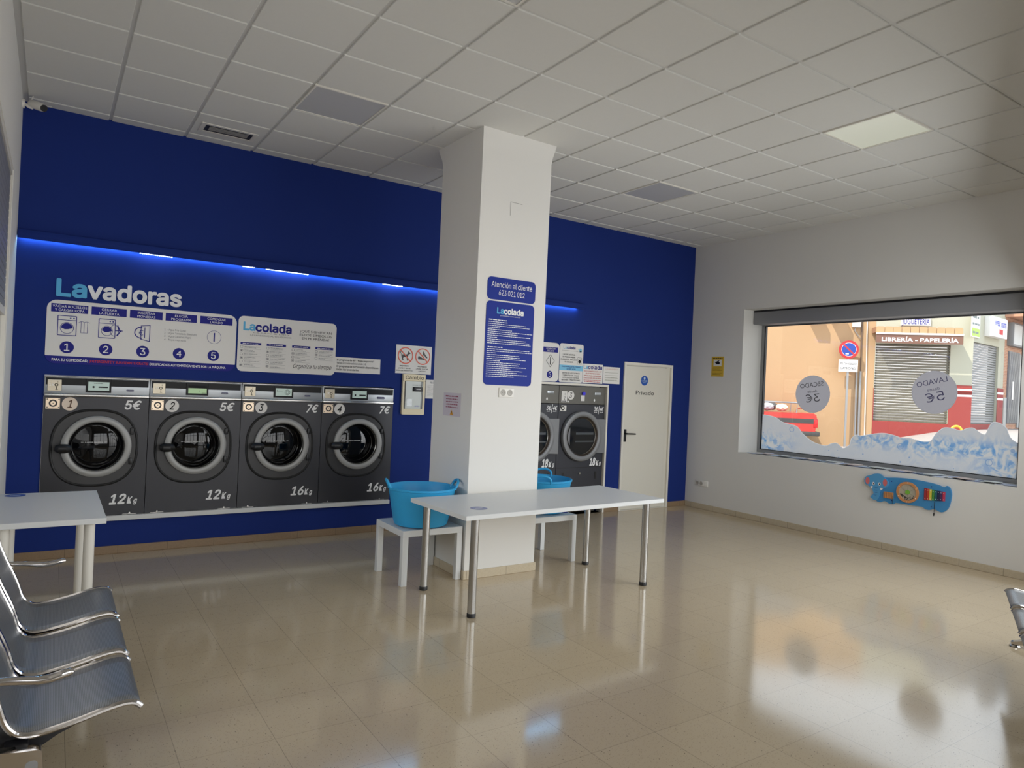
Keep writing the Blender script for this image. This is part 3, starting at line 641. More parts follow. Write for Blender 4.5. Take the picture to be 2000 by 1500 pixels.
# ================================================================== DRYERS
def make_dryer(x, num, label):
    t = thing('tumble_dryer', label, 'tumble dryer', (x, W - .004, 0), 0, 'tumble dryers in the white lined recess'); wd_ = .79
    obj('body', B().box(0, wd_, .012, .7, .04, 1.455, .003, 1), M_dark2, t)
    u = obj('upper_panel', B().box(0, wd_, .010, .7, 1.459, 1.690, .003, 1), mat('dryer_upper_grey', (104, 102, 96), .4, metal=.3), t)
    b = B().box(.60, .71, .004, .012, 1.585, 1.622, .004); obj('badge', b, M_silver, u)
    obj('lamp', B().disc(.60, 1.515, .013, .0085, 16, .018), M_whiteink, u, smooth=False)
    if num:
        c = obj('coin_slot', B().box(.035, .128, .002, .012, 1.478, 1.622, .002, 1), M_signw, u); b = B().circ(.085, 1.545, .014, .005, .0012, 16); b.rect(.083, .088, 1.51, 1.53, .0012); b.rect(.07, .1, 1.507, 1.511, .0012); b.rect(.088, .092, 1.57, 1.6, .0012); b.scrib(.045, .12, 1.488, .01, .0012); obj('slot_marks', b, M_ink, c, smooth=False)
        d = obj('number_disc', B().disc(.192, 1.57, .058, .0085, 32), M_signw, u, smooth=False); obj('number', B().text('3', .192, 1.535, .07, .0075, al='c', shear=.2, w=.045), M_ink, d, smooth=False)
        s = obj('button_label', B().rect(.365, .428, 1.50, 1.575, .0085), M_signw, u, smooth=False); obj('button', B().cyl((.402, .012, 1.60), (.402, -.012, 1.60), .024, n=20), mat('button_blue', (70, 60, 220), .3), s)
        obj('lamp', B().disc(.15, 1.487, .012, .0085, 16), M_whiteink, u, smooth=False)
        k = obj('lock_plate', B().box(.025, .125, .004, .012, 1.362, 1.437, .002, 1), M_signw, t); b = B().circ(.065, 1.40, .03, .014, .003, 20); b.rect(.025, .04, 1.40, 1.437, .003); obj('keyhole', b, M_black, k, smooth=False)
    b = B().text('3€', .60, 1.371, .056, .0105, w=.074, bold=.02, shear=.2); b.text('/', .672, 1.345, .095, .0105, w=.03, bold=.01); b.text('4€', .70, 1.371, .056, .0105, w=.074, bold=.02, shear=.2); b.scrib(.605, .655, 1.352, .009, .0105); b.scrib(.705, .765, 1.352, .009, .0105)
    b.text('18', .562, .640, .098, .0105, w=.105, bold=.035, shear=.25); b.text('K', .672, .640, .064, .0105, w=.05, bold=.03, shear=.25); b.text('g', .728, .645, .05, .0105, w=.036, bold=.03, shear=.25)
    obj('lettering', b, M_whiteink, t, smooth=False)
    D = bpy.data.objects.new('door', None); COL.objects.link(D); D.parent = t; D.empty_display_size = .1
    cc = (.385, 0, 1.035)
    obj('door_plate', B().prism([(wd_ + .002, .808), (wd_ + .002, 1.262)] + [(.385 + .31 * math.cos(math.radians(a)), 1.035 + .31 * math.sin(math.radians(a))) for a in range(47, -48, -4)], -.020, .010), mat('dryer_door_silver', (128, 129, 131), .5, metal=.35), D)
    obj('door_ring', B().lathe([(.332, .010), (.335, -.02), (.325, -.04), (.30, -.048), (.275, -.045), (.262, -.035)], cc, 'y', 64), MATS['dryer_door_silver'], D)
    obj('inner_ring', B().lathe([(.264, -.037), (.258, -.028), (.248, -.012), (.244, .0)], cc, 'y', 64), mat('dryer_brown_rim', (86, 76, 68), .35, metal=.4), D)
    b = B().lathe([(.247, -.008), (.243, -.012), (.238, -.006)], cc, 'y', 56); obj('glass_rim', b, M_steel, D)
    gz = [(cc[0] + .236 * math.cos(a), cc[2] + .236 * math.sin(a)) for a in [math.radians(d) for d in range(-150, 151, 6)]]
    obj('door_glass', B().prism(gz, .0, .008), mat('dryer_glass', (18, 20, 24), .06, spec=.6), D)
    gl = [(cc[0] + .24 * math.cos(a), cc[2] + .24 * math.sin(a)) for a in [math.radians(d) for d in range(150, 211, 6)]]
    obj('finger_grip', B().prism(gl, -.03, .0), MATS['dryer_door_silver'], D)
    b = B().box(.30, .60, -.001, .0, 1.055, 1.085); b.box(.29, .61, -.001, .0, .955, .975); obj('drum_glint', b, mat('drum_glint_steel', (120, 124, 128), .2, metal=1), D, smooth=False)  # pale bars drawn on the glass as glints from the steel drum
    obj('panel_seam', B().box(.004, wd_ - .004, .0105, .0122, .618, .624), M_black, t, smooth=False)
    obj('panel_lock', B().cyl((.395, .012, .541), (.395, .0, .541), .014, n=16), M_steel, t)
    b = B().box(.10, .135, .0095, .0125, .46, .56); b.box(.655, .69, .0095, .0125, .46, .56); obj('grip_recess', b, M_black, t, smooth=False)
    return t
make_dryer(4.686, 0, 'charcoal tumble dryer half hidden behind the white pillar')
make_dryer(5.480, 3, 'charcoal tumble dryer numbered 3 at the right end of the recess')

# ================================================================== SIGNS ON THE BLUE WALL
def board(name, label, cat, x0, x1, z0, z1, r, m, y=W, th=.004, group=None, rz=0, origin=None):
    t = thing(name, label, cat, origin or (x0, y - th, z0), rz, group)
    obj('board', B().prism(rrect(0, x1 - x0, 0, z1 - z0, r), 0, th - .0006) if r else B().box(0, x1 - x0, 0, th - .0006, 0, z1 - z0), m, t)
    return t
T = -.0012; T2 = -.0022
t = thing('wall_lettering', 'large raised word Lavadoras on the blue wall, light blue and white', 'lettering', (0, W, 0))
obj('light_blue_letters', B().text('La', .008, 2.262, .138, -.001, w=.226, bold=.045, ext=.008, res=6), M_sky, t)
obj('white_letters', B().text('vadoras', .236, 2.262, .136, -.001, w=.752, bold=.045, ext=.008, res=6), M_whiteink, t)
# five-step washing instructions
t = board('instruction_sign', 'long white sign of five washing steps under the word Lavadoras', 'sign', -.051, 1.483, 1.678, 2.222, .075, M_signw)
wS, hS = 1.534, .544
band = [p for p in rrect(0, wS, 0, hS, .075) if p[1] <= .066] ; band = sorted(band, key=lambda p: math.atan2(p[1] - .066, p[0] - wS / 2)); band = [(0.0, .066)] + [p for p in band if p[1] < .0659] + [(wS, .066)]
b = B().poly(band, T)
heads = [(.035, .285, 'VACIAR BOLSILLOS', 'Y CARGAR ROPA'), (.305, .545, 'CERRAR', 'LA PUERTA'), (.575, .815, 'INSERTAR', 'MONEDAS'), (.85, 1.10, 'ELEGIR', 'PROGRAMA'), (1.13, 1.39, 'COMENZAR', 'LAVADO')]
cxs = [.128, .443, .735, 1.03, 1.335]
heads = [(.03, .300), (.325, .595), (.620, .885), (.910, 1.175), (1.205, 1.495)]
txt = [('VACIAR BOLSILLOS', 'Y CARGAR ROPA'), ('CERRAR', 'LA PUERTA'), ('INSERTAR', 'MONEDAS'), ('ELEGIR', 'PROGRAMA'), ('COMENZAR', 'LAVADO')]
cxs = [.155, .445, .735, 1.035, 1.335]
for a, c in heads: b.rect(a, c, .442, .513, T)
for cx in cxs: b.disc(cx, .143, .052, T, 36)
obj('navy_print', b, M_navy, t, smooth=False)
b = B()
for (a, c), (l1, l2), wl in zip(heads, txt, (.245, .17, .15, .145, .16)):
    b.text(l1, (a + c) / 2, .482, .022, T2, al='c', w={'VACIAR BOLSILLOS': .25, 'CERRAR': .118, 'INSERTAR': .14, 'ELEGIR': .11, 'COMENZAR': .165}[l1]); b.text(l2, (a + c) / 2, .450, .022, T2, al='c', w={'Y CARGAR ROPA': .215, 'LA PUERTA': .155, 'MONEDAS': .145, 'PROGRAMA': .17, 'LAVADO': .11}[l2])
for i, cx in enumerate(cxs): b.text(str(i + 1), cx, .112, .062, T2, al='c', bold=.01)
b.text('PARA SU COMODIDAD,', .05, .022, .024, T2, w=.265, bold=.02); b.text('DOSIFICADOS AUTOMÁTICAMENTE POR LA MÁQUINA', .795, .022, .022, T2, w=.655, bold=.02)
obj('white_lettering', b, M_whiteink, t, smooth=False)
obj('red_lettering', B().text('¡DETERGENTE Y SUAVIZANTE GRATIS!', .325, .022, .022, T2, w=.46, bold=.02), M_redink, t, smooth=False)
b = B()
def machine(b, x0, z0, w_, h_, hole):
    b.line(rrect(x0, x0 + w_, z0, z0 + h_, .006, 2), .006, T, True); b.line([(x0, z0 + h_ * .78), (x0 + w_, z0 + h_ * .78)], .005, T); b.disc(x0 + w_ * .68, z0 + h_ * .89, .006, T, 12); b.disc(x0 + w_ * .86, z0 + h_ * .89, .006, T, 12)
    cx, cz, r = x0 + w_ * .5, z0 + h_ * .38, h_ * hole; b.circ(cx, cz, r, .004, T, 28)
    b.poly([(cx + r * .85 * math.cos(a), cz + r * .85 * math.sin(a)) for a in [PI * i / 10 for i in range(11)]] + [(cx - r * .3, cz - r * .25), (cx + r * .2, cz - r * .2)], T)
machine(b, .082, .245, .135, .168, .30)
obj('washer_icon', b, M_navy, t, smooth=False); b = B()
b.line([(.235, .365), (.252, .372), (.265, .372), (.275, .366), (.285, .372), (.298, .372), (.315, .365)], .003, T); b.line([(.252, .372), (.252, .275), (.275, .275), (.275, .366)], .003, T); b.line([(.275, .275), (.3, .275), (.3, .372)], .003, T)
obj('shirt_icon', b, M_navy, t, smooth=False); b = B(); machine(b, .385, .245, .125, .165, .27)
b.line([(.505 + .032 * math.cos(a), .315 + .05 * math.sin(a)) for a in [2 * PI * i / 20 for i in range(20)]], .004, T, True); b.line([(.53, .272), (.55, .31), (.53, .36)], .008, T); b.line([(.515, .315), (.565, .315)], .008, T)
obj('closing_door_icon', b, M_navy, t, smooth=False); b = B()
b.line([(.715, .375), (.785, .385), (.785, .238), (.715, .255), (.715, .375)], .006, T); b.line([(.72 + .055 * math.cos(a), .313 + .05 * math.sin(a)) for a in [PI / 2 + PI * i / 14 for i in range(15)]], .008, T); b.text('€', .715, .290, .046, T, al='c', bold=.0); b.line([(.745, .36), (.745, .27)], .006, T)
obj('coin_icon', b, M_navy, t, smooth=False); b = B()
b.circ(1.335, .318, .063, .003, T, 36); b.rect(1.329, 1.341, .278, .360, T)
obj('start_icon', b, M_navy, t, smooth=False)
b = B()
for i, s in enumerate(('1 - Agua Fría (Low)', '2 - Agua Templada (Medium)', '3 - Agua Caliente (High)', '4 - Ropa muy sucia')): b.text(s, .905, .350 - i * .030, .017, T, w=(.18, .275, .225, .185)[i])
obj('grey_lettering', b, M_grey_ink, t, smooth=False)
# care symbol sign
t = board('care_symbol_sign', 'white Lacolada sign explaining garment care symbols', 'sign', 1.50, 2.482, 1.686, 2.227, .05, M_signw)
obj('light_blue_letters', B().text('La', .045, .405, .078, T, w=.115, bold=.04), M_sky, t, smooth=False)
obj('navy_letters', B().text('colada', .160, .402, .078, T, w=.355, bold=.045), M_navy, t, smooth=False)
b = B()
for i, s in enumerate(('¿QUÉ SIGNIFICAN', 'ESTOS SÍMBOLOS', 'EN MI PRENDA?')): b.text(s, .765, .425 - i * .036, .024, T, w=(.33, .335, .285)[i], al='c')
curs = 'Organiza tu tiempo'
b.text(curs, .545, .058, .042, T, w=.40, shear=.35, bold=-.004)
obj('ink_lettering', b, M_ink, t, smooth=False)
b = B().text('CLEAN & DRY', .14, .379, .012, T, w=.36); b.text('LAVANDERÍAS AUTO-SERVICIO', .115, .352, .015, T, w=.40); obj('grey_lettering', b, M_grey_ink, t, smooth=False)
b = B(); c = B(); wl = B()
for (xa, xb, zt, rows) in ((.026, .222, .262, 6), (.275, .465, .262, 6), (.525, .712, .262, 4), (.765, .955, .262, 3)):
    b.rect(xa, xb, zt, zt + .024, T); wl.scrib(xa + .02, xb - .03, zt + .008, .008, T2)
    for r in range(rows):
        z = zt - .028 - r * .036; c.line(rrect(xa, xa + .024, z - .004, z + .016, .003, 1), .003, T, True)
        if r % 2: c.disc(xa + .012, z + .006, .007, T, 10)
        c.scrib(xa + .038, xb - random.uniform(.0, .08), z + .008, .0045, T); c.scrib(xa + .038, xb - random.uniform(.02, .1), z - .003, .0045, T); c.line([(xa + .03, z - .012), (xb, z - .012)], .0014, T)
obj('navy_headers', b, M_navy, t, smooth=False); obj('header_lettering', wl, M_whiteink, t, smooth=False); obj('symbol_rows', c, M_grey_ink, t, smooth=False)
# 60 degree notice
t = board('programme_notice', 'small white notice about the 60 degree programme above washer 4', 'notice', 2.482, 2.990, 1.721, 1.883, 0, M_paper, th=.003)
b = B()
for i, (s, w_) in enumerate((('El programa de 60º “Ropa muy sucia”', .415), ('tiene un coste adicional de 1€.', .33), ('El programa de 60º no está disponible en', .47), ('todas las lavanderías.', .25))): b.text(s, .018, .124 - i * .034, .02, T, w=w_, bold=.012 if i != 1 else .0)
obj('lettering', b, M_ink, t, smooth=False)
# prohibition notice
t = board('prohibition_notice', 'white notice forbidding pet laundry and shoes with two red circles', 'notice', 3.170, 3.610, 1.745, 2.062, 0, M_paper, th=.004)
b = B(); k = B(); tx = B()
for cx, cz in ((.115, .200), (.328, .200)):
    b.circ(cx, cz, .094, .012, T2, 40)
    a = math.radians(135); b.line([(cx + .086 * math.cos(a), cz + .086 * math.sin(a)), (cx - .086 * math.cos(a), cz - .086 * math.sin(a))], .012, T2 - .0007)
dog = [(-.055, .018), (-.048, .010), (-.02, .012), (.018, .015), (.03, .035), (.034, .055), (.044, .042), (.06, .03), (.058, .022), (.04, .018), (.032, -.002), (.03, -.02), (.036, -.055), (.026, -.058), (.02, -.052), (.014, -.02), (-.02, -.016), (-.028, -.03), (-.022, -.052), (-.034, -.055), (-.042, -.03), (-.05, -.005)]
k.poly([(.115 + x, .200 + z) for x, z in dog], T); k.line([(.115 - .05, .216), (.115 - .064, .232), (.115 - .058, .246), (.115 - .048, .242)], .006, T)
obj('dog_pictogram', k, mat('pictogram_grey', (74, 74, 74), .6), t, smooth=False); k = B()
k.poly([(.328 + x, .205 + z) for x, z in ((.002, .05), (.012, .056), (.03, .02), (.058, -.01), (.06, -.02), (.04, -.018), (.02, .008), (.008, .012), (.004, -.012), (.0, -.012))], T)
k.poly([(.328 + x, .190 + z) for x, z in ((-.058, .0), (-.05, .018), (-.03, .008), (0, -.008), (.022, -.016), (.022, -.026), (-.058, -.022))], T)
for cx, ls in ((.108, ('PROHIBIDO', 'LAVAR Y SECAR', 'ROPA DE MASCOTAS')), (.328, ('PROHIBIDO', 'LAVAR Y SECAR', 'CALZADO'))):
    for i, s in enumerate(ls): tx.text(s, cx, .078 - i * .026, .014, T, al='c', w=(.115, .15, .2 if cx < .2 else .09)[i], bold=.01)
obj('red_print', b, M_redring, t, smooth=False); obj('shoe_pictogram', k, MATS['pictogram_grey'], t, smooth=False); obj('lettering', tx, M_ink, t, smooth=False)
# change machine
t = thing('change_machine', 'cream framed change machine lettered Cambio to the right of the washers', 'change machine', (3.257, W - .032, 1.287))
obj('housing', B().prism(rrect(0, .276, 0, .38, .012), 0, .031), mat('change_machine_cream', (226, 212, 176), .4), t)
h = obj('header_plate', B().box(.0, .276, -.006, .031, .378, .453, .003, 1), MATS['change_machine_cream'], t); obj('lettering', B().text('Cambio', .026, .395, .042, -.0072, w=.225), M_ink, h, smooth=False)
f = obj('face_plate', B().box(.03, .246, -.004, .002, .065, .374, .002, 1), mat('change_face_steel', (172, 176, 172), .4, metal=.2), t)
b = B().box(.024, .034, -.006, .0, .065, .374); b.box(.238, .246, -.006, .0, .065, .374); b.box(.226, .232, -.006, .0, .065, .374); obj('side_strip', b, M_black, f)
n_ = obj('note_slot', B().box(.125, .232, -.024, -.003, .262, .312, .004), M_black, f); obj('slot_light', B().rect(.155, .21, .284, .290, -.0246), M_whiteink, n_, smooth=False)
b = B().text('5€ 10€ 20€', .115, .325, .014, -.0052, w=.115); obj('note_lettering', b, M_grey_ink, f, smooth=False); obj('maker_lettering', B().text('SMS', .15, .088, .018, -.0052, w=.06), mat('violet_ink', (110, 108, 190), .6), f, smooth=False)
obj('coin_tray', B().box(.05, .118, -.006, .001, .095, .175), mat('tray_grey', (120, 122, 122), .25, metal=.6), f)
t = board('paper_notice', 'white paper sheet half hidden behind the pillar beside the change machine', 'notice', 3.553, 3.76, 1.473, 1.686, 0, M_paper, th=.006)
b = B().scrib(.05, .16, .185, .009, T); b.scrib(.06, .14, .172, .007, T)
for i in range(9): b.scrib(.02, .17, .15 - i * .015, .003, T)
obj('lettering', b, M_grey_ink, t, smooth=False)
# signs above the dryers
t = board('drying_step_sign', 'white sign end with navy heading, diamond start symbol and number 5', 'sign', 4.2, 5.447, 1.738, 2.237, .06, M_signw)
obj('heading_band', B().rect(.985, 1.222, .375, .440, T), M_navy, t, smooth=False); obj('number_disc', B().disc(1.105, .090, .047, T, 30), M_navy, t, smooth=False)
b = B().line([(1.105, .345), (1.17, .265), (1.105, .185), (1.04, .265)], .005, T, True); b.rect(1.099, 1.111, .215, .315, T); obj('ink_print', b, M_ink, t, smooth=False)
b = B().text('COMENZAR', 1.105, .412, .02, T2, al='c', w=.15); b.text('SECADO', 1.105, .384, .02, T2, al='c', w=.11); b.text('5', 1.105, .062, .058, T2, al='c'); obj('white_lettering', b, M_whiteink, t, smooth=False)
t = board('dryer_opening_sign', 'tall white Lacolada sign with light blue stripe above the dryers', 'sign', 5.455, 5.845, 1.739, 2.242, .025, M_signw)
obj('light_blue_letters', B().text('La', .055, .436, .035, T, w=.055, bold=.0), M_sky, t, smooth=False); obj('navy_letters', B().text('colada', .112, .436, .034, T, w=.14, bold=.04), M_navy, t, smooth=False)
b = B().rect(.0, .39, .155, .225, T); b.disc(.34, .428, .022, T, 14, .026); b.rect(.32, .36, .405, .418, T); b.disc(.305, .44, .006, T, 10); obj('light_blue_print', b, mat('sign_pale_blue_print', (126, 196, 228), .5), t, smooth=False)
b = B(); b.line([(.03, .412), (.3, .412)], .002, T)
for i, (s, w_) in enumerate((('LAS SECADORAS', .2), ('SE PUEDEN ABRIR', .215), ('DURANTE EL PROCESO', .265), ('DE SECADO', .135))): b.text(s, .15, .352 - i * .032, .02, T, al='c', w=w_, bold=.01)
for i, (s, w_) in enumerate((('ANTES DE LOS ÚLTIMOS', .29), ('2 MINUTOS DEL CICLO,', .27), ('INTRODUZCA 1€ PARA', .27), ('OBTENER 7 MINUTOS MÁS', .31))): b.text(s, .195, .112 - i * .030, .019, T, al='c', w=w_, bold=.01)
b.line(rrect(.295, .365, .245, .33, .004, 1), .003, T, True); b.line([(.295, .31), (.365, .31)], .003, T); b.disc(.33, .278, .022, T, 16)
obj('ink_lettering', b, M_ink, t, smooth=False)
b = B().text('PARA AMPLIAR EL TIEMPO', .195, .195, .019, T2, al='c', w=.32, bold=.01); b.text('DE SECADO', .195, .166, .019, T2, al='c', w=.15, bold=.01); obj('navy_lettering', b, M_navy, t, smooth=False)
t = board('climate_notice', 'square white Lacolada notice with red lines above the right dryer', 'notice', 5.850, 6.198, 1.742, 1.998, 0, M_paper, th=.003)
obj('light_blue_letters', B().text('La', .012, .190, .05, T, w=.075, bold=.02), M_sky, t, smooth=False); obj('navy_letters', B().text('colada', .088, .190, .05, T, w=.245, bold=.03), M_navy, t, smooth=False)
b = B()
for i, (s, w_) in enumerate((('POR CLIMATOLOGÍA HAY', .31), ('QUE PRENDAS SON', .25), ('APTAS PARA SECADORA.', .31), ('SI NO LO SON, NO LAS SEQUE', .31))): b.text(s, .174, .150 - i * .030, .018, T, al='c', w=w_, bold=.01)
b.scrib(.02, .33, .036, .008, T); b.scrib(.03, .31, .016, .008, T); obj('red_lettering', b, M_redink, t, smooth=False)
t = board('paper_notice', 'smaller white notice in a plastic sleeve left of the private door', 'notice', 6.205, 6.507, 1.748, 1.976, 0, M_paper, th=.006)
b = B().text('LAVANDERÍA', .15, .188, .022, T, al='c', w=.22); obj('pink_lettering', b, mat('faded_pink_ink', (214, 176, 160), .6), t, smooth=False)
b = B()
for i in range(4):
    b.line([(.03, .150 - i * .036), (.27, .150 - i * .036)], .004, T)
    if i > 1: b.scrib(.04, .25, .156 - i * .036, .006, T)
obj('lettering', b, mat('faded_green_ink', (150, 152, 136), .6), t, smooth=False)

# ================================================================== SIGNS AND SOCKETS ON THE PILLAR
t = board('phone_sign', 'small rounded blue sign Atención al cliente with phone number on the pillar', 'sign', 3.079, 3.584, 2.400, 2.595, .04, M_royal, y=py0)
b = B().text('Atención al cliente', .2525, .110, .046, T, al='c', w=.425); b.text('623 021 012', .2525, .042, .046, T, al='c', w=.27); obj('white_lettering', b, M_whiteink, t, smooth=False)
t = board('rules_sign', 'tall rounded blue Lacolada rules sign on the pillar', 'sign', 3.077, 3.580, 1.662, 2.387, .04, M_royal, y=py0)
obj('light_blue_letters', B().text('La', .108, .622, .05, T, w=.072, bold=.04), M_sky, t, smooth=False)
b = B().text('colada', .180, .622, .05, T, w=.208, bold=.045); b.text('LAVANDERÍAS AUTO-SERVICIO', .145, .600, .009, T, w=.21)
z = .560
for w_, hd in ((.19, 1), (.2, 0), (.40, 0), (.44, 0), (.12, 0), (.25, 0), (.47, 0), (.31, 0), (.45, 0), (.1, 0), (.40, 0), (.44, 0), (.46, 0), (0, 0), (.16, 1), (.45, 0), (.47, 0), (.09, 0), (.34, 0), (.35, 0), (.41, 0), (.14, 0), (.35, 0), (.34, 0), (.42, 0), (.25, 0), (.38, 0), (.32, 0), (.43, 0), (.29, 0)):
    if w_: b.scrib(.022 if not hd else .03, .022 + w_, z, .0088 if hd else .0062, T)
    z -= .0168
obj('white_lettering', b, M_whiteink, t, smooth=False)
def socket(name, label, loc, rz, n, sock=True, w_=None):
    t = thing(name, label, 'power socket', loc, rz); s = .071
    wtot = w_ or (s * n + .012); obj('cover_plate', B().box(0, wtot, -.010, 0, 0, .082, .004), M_socket, t)
    for i in range(n):
        cx = .006 + s * (i + .5)
        r = obj('socket_insert', B().lathe([(.028, -.0102), (.026, -.0125), (.022, -.0125), (.020, -.0115), (.001, -.0113)], (cx, 0, .041), 'y', 24), mat('socket_shadow', (176, 172, 164), .5), t)
        obj('contact_hole', B().disc(cx - .009, .041, .003, -.0119, 8).disc(cx + .009, .041, .003, -.0119, 8), M_black, r, smooth=False)
    return t
socket('wall_socket', 'white double socket on the pillar under the blue rules sign', (3.242, py0, 1.558), 0, 2)
socket('wall_socket', 'low white socket strip on the right wall near the blue corner', (XR, 6.905, .327), RZ_R, 2, w_=.235)
t = thing('paper_notice', 'small pinkish notice with warning triangle on the left side of the pillar', 'notice', (px0 - .003, 5.560, 1.368), RZ_R)
obj('board', B().box(0, .315, 0, .0026, 0, .207), mat('pink_paper', (206, 198, 206), .5), t)
b = B()
for i in range(5): b.scrib(.04 + .01 * (i > 0), .27, .172 - i * .024, .012 if i == 0 else .009, T)
obj('lettering', b, mat('maroon_ink', (150, 70, 96), .6), t, smooth=False)
g = obj('warning_triangle', B().poly([(.13, .012), (.19, .012), (.16, .058)], T), mat('warning_orange', (222, 158, 46), .5), t, smooth=False); obj('warning_mark', B().rect(.157, .163, .024, .044, T2), M_ink, g, smooth=False)
# right wall: CCTV notice
t = board('camera_notice', 'yellow camera surveillance notice on the right wall', 'notice', 0, .215, 0, .285, 0, mat('notice_yellow', (218, 180, 54), .5), th=.004, rz=RZ_R, origin=(XR - .004, 6.700, 1.925))
obj('white_field', B().rect(.035, .18, .150, .240, T), M_paper, t, smooth=False)
b = B().scrib(.02, .19, .258, .012, T); b.poly([(.06, .20), (.115, .225), (.15, .195), (.14, .175), (.085, .175)], T2); b.rect(.12, .135, .22, .236, T2)
for i in range(6): b.scrib(.02, .19 - .03 * (i % 2), .125 - i * .02, .004, T)
obj('print', b, M_ink, t, smooth=False)

# ================================================================== ELEPHANT ACTIVITY BOARD
t = thing('activity_board', 'blue elephant-shaped wooden activity board low on the right wall', 'toy', (XR - .02, 4.4, 0), RZ_R)
ol = [(0.203, 0.83), (0.263, 0.814), (0.376, 0.827), (0.542, 0.835), (0.703, 0.825), (0.807, 0.812), (0.879, 0.795), (0.909, 0.813), (0.94, 0.785), (0.955, 0.722), (0.941, 0.623), (0.919, 0.565), (0.875, 0.528), (0.839, 0.53), (0.813, 0.542), (0.777, 0.546), (0.752, 0.531), (0.71, 0.529), (0.683, 0.544), (0.662, 0.551), (0.527, 0.548), (0.388, 0.548), (0.361, 0.529), (0.31, 0.529), (0.275, 0.546), (0.24, 0.54), (0.217, 0.528), (0.176, 0.53), (0.169, 0.558), (.15, .60), (.14, .70)]
obj('board', B().prism(smooth_pts(ol + ol[:1], 3)[:-1], 0, .019), M_elef, t)
hd = [(0.026, 0.755), (0.045, 0.799), (0.092, 0.818), (0.145, 0.842), (0.203, 0.847), (0.239, 0.825), (.268, .805), (.302, .77), (.298, .715), (.255, .69), (.225, .672), (.212, .64), (.205, .60), (.19, .56), (.166, .541), (0.134, 0.548), (0.106, 0.571), (0.126, 0.598), (0.14, 0.615), (0.133, 0.64), (0.117, 0.667), (0.086, 0.692), (0.037, 0.715)]
h = obj('head', B().prism(smooth_pts(hd + hd[:1], 3)[:-1], -.012, -.0005), mat('elephant_head_blue', (84, 158, 208), .5), t)
for cx, cz in ((.066, .752), (.266, .757)): obj('inner_ear', B().disc(cx, cz, .024, -.0132, 24, .04), M_pink, h, smooth=False)
for cx, cz in ((.137, .729), (.204, .732)):
    e = obj('eye', B().disc(cx, cz, .014, -.0132, 20, .019), M_whiteink, h, smooth=False); obj('pupil', B().disc(cx + .002, cz - .002, .006, -.0142, 14, .009), M_ink, e, smooth=False)
obj('tusk', B().poly([(.10, .695), (.128, .698), (.126, .672), (.112, .672)], -.0132), M_whiteink, h, smooth=False); obj('tusk', B().poly([(.212, .690), (.248, .692), (.235, .668), (.215, .668)], -.0132), M_whiteink, h, smooth=False)
b = B()
for i, (cx, cz) in enumerate(((.168, .685), (.168, .655), (.17, .63), (.16, .60))): b.line([(cx - .016, cz + .002), (cx, cz - .002), (cx + .016, cz + .003)], .003, -.0132)
obj('trunk_creases', b, M_navy, h, smooth=False)
wh = obj('shaker_wheel', B().ring(sell(.515, .685, .118, .115, 2, 40), sell(.515, .685, .092, .09, 2, 40), -.018, 0), M_wood, t)
obj('wheel_window', B().disc(.515, .685, .094, -.006, 40), mat('shaker_clear', (186, 178, 160), .15), wh, smooth=False); obj('wheel_hub', B().cyl((.515, -.016, .685), (.515, -.004, .685), .025, n=8), M_green, wh)
b = B()
for i in range(6): a = PI / 6 + PI / 3 * i; b.line([(.515 + .025 * math.cos(a), .685 + .025 * math.sin(a)), (.515 + .09 * math.cos(a), .685 + .09 * math.sin(a))], .003, -.0072)
obj('wheel_spokes', b, mat('shaker_spoke', (140, 132, 116), .5), wh, smooth=False)
b = B()
for i in range(40): a = math.radians(random.uniform(200, 340)); r = random.uniform(.055, .086); b.disc(.515 + r * math.cos(a), .685 + r * math.sin(a), .006, -.0076 - random.random() * .0006, 8)
o = obj('shaker_beads', b, mat('shaker_bead_dark', (70, 70, 62), .5), wh, smooth=False); o['kind'] = 'stuff'
b = B()
for i in range(6): a = PI / 3 * i + .5; b.disc(.515 + .105 * math.cos(a), .685 + .105 * math.sin(a), .005, -.0192, 10)
obj('wheel_studs', b, M_whiteink, wh, smooth=False)
w_ = obj('guiro_block', B().box(.254, .362, -.014, 0, .585, .655, .003, 1), M_wood, t)
b = B()
for i in range(5): b.rect(.268 + i * .02, .271 + i * .02, .588, .652, -.0152)
obj('block_grooves', b, mat('groove_brown', (120, 84, 52), .6), w_, smooth=False)
for i, c in enumerate(((160, 34, 40), (196, 70, 34), (222, 200, 70), (70, 140, 60), (30, 96, 110), (26, 28, 74), (66, 34, 90), (190, 52, 84))):
    x = .688 + i * .0265; zz = .757 - i * .0016; o = obj('xylophone_bar', B().box(x, x + .024, -.012, 0, .630 + i * .0025, zz, .002, 1), mat('xylo_%d' % i, c, .35), t)
    obj('bar_screw', B().disc(x + .012, .645 + i * .0025, .004, -.0132, 8).disc(x + .012, zz - .016, .004, -.0132, 8), M_whiteink, o, smooth=False)
b = B().tube([(.796, -.006, .631), (.795, -.008, .56), (.795, -.008, .50)], .0028, 6); b.tube([(.795, -.008, .505), (.794, -.008, .475)], [.008, .005], 10); obj('mallet_cord', b, M_black, t)
obj('stick_cord', B().tube([(.357, -.012, .625), (.358, -.014, .53)], .003, 6), M_black, t)
for cx, cz in ((.333, .78), (.757, .782), (.342, .566), (.763, .566)): obj('mounting_screw', B().disc(cx, cz, .006, -.0012, 10), M_navy, t, smooth=False)

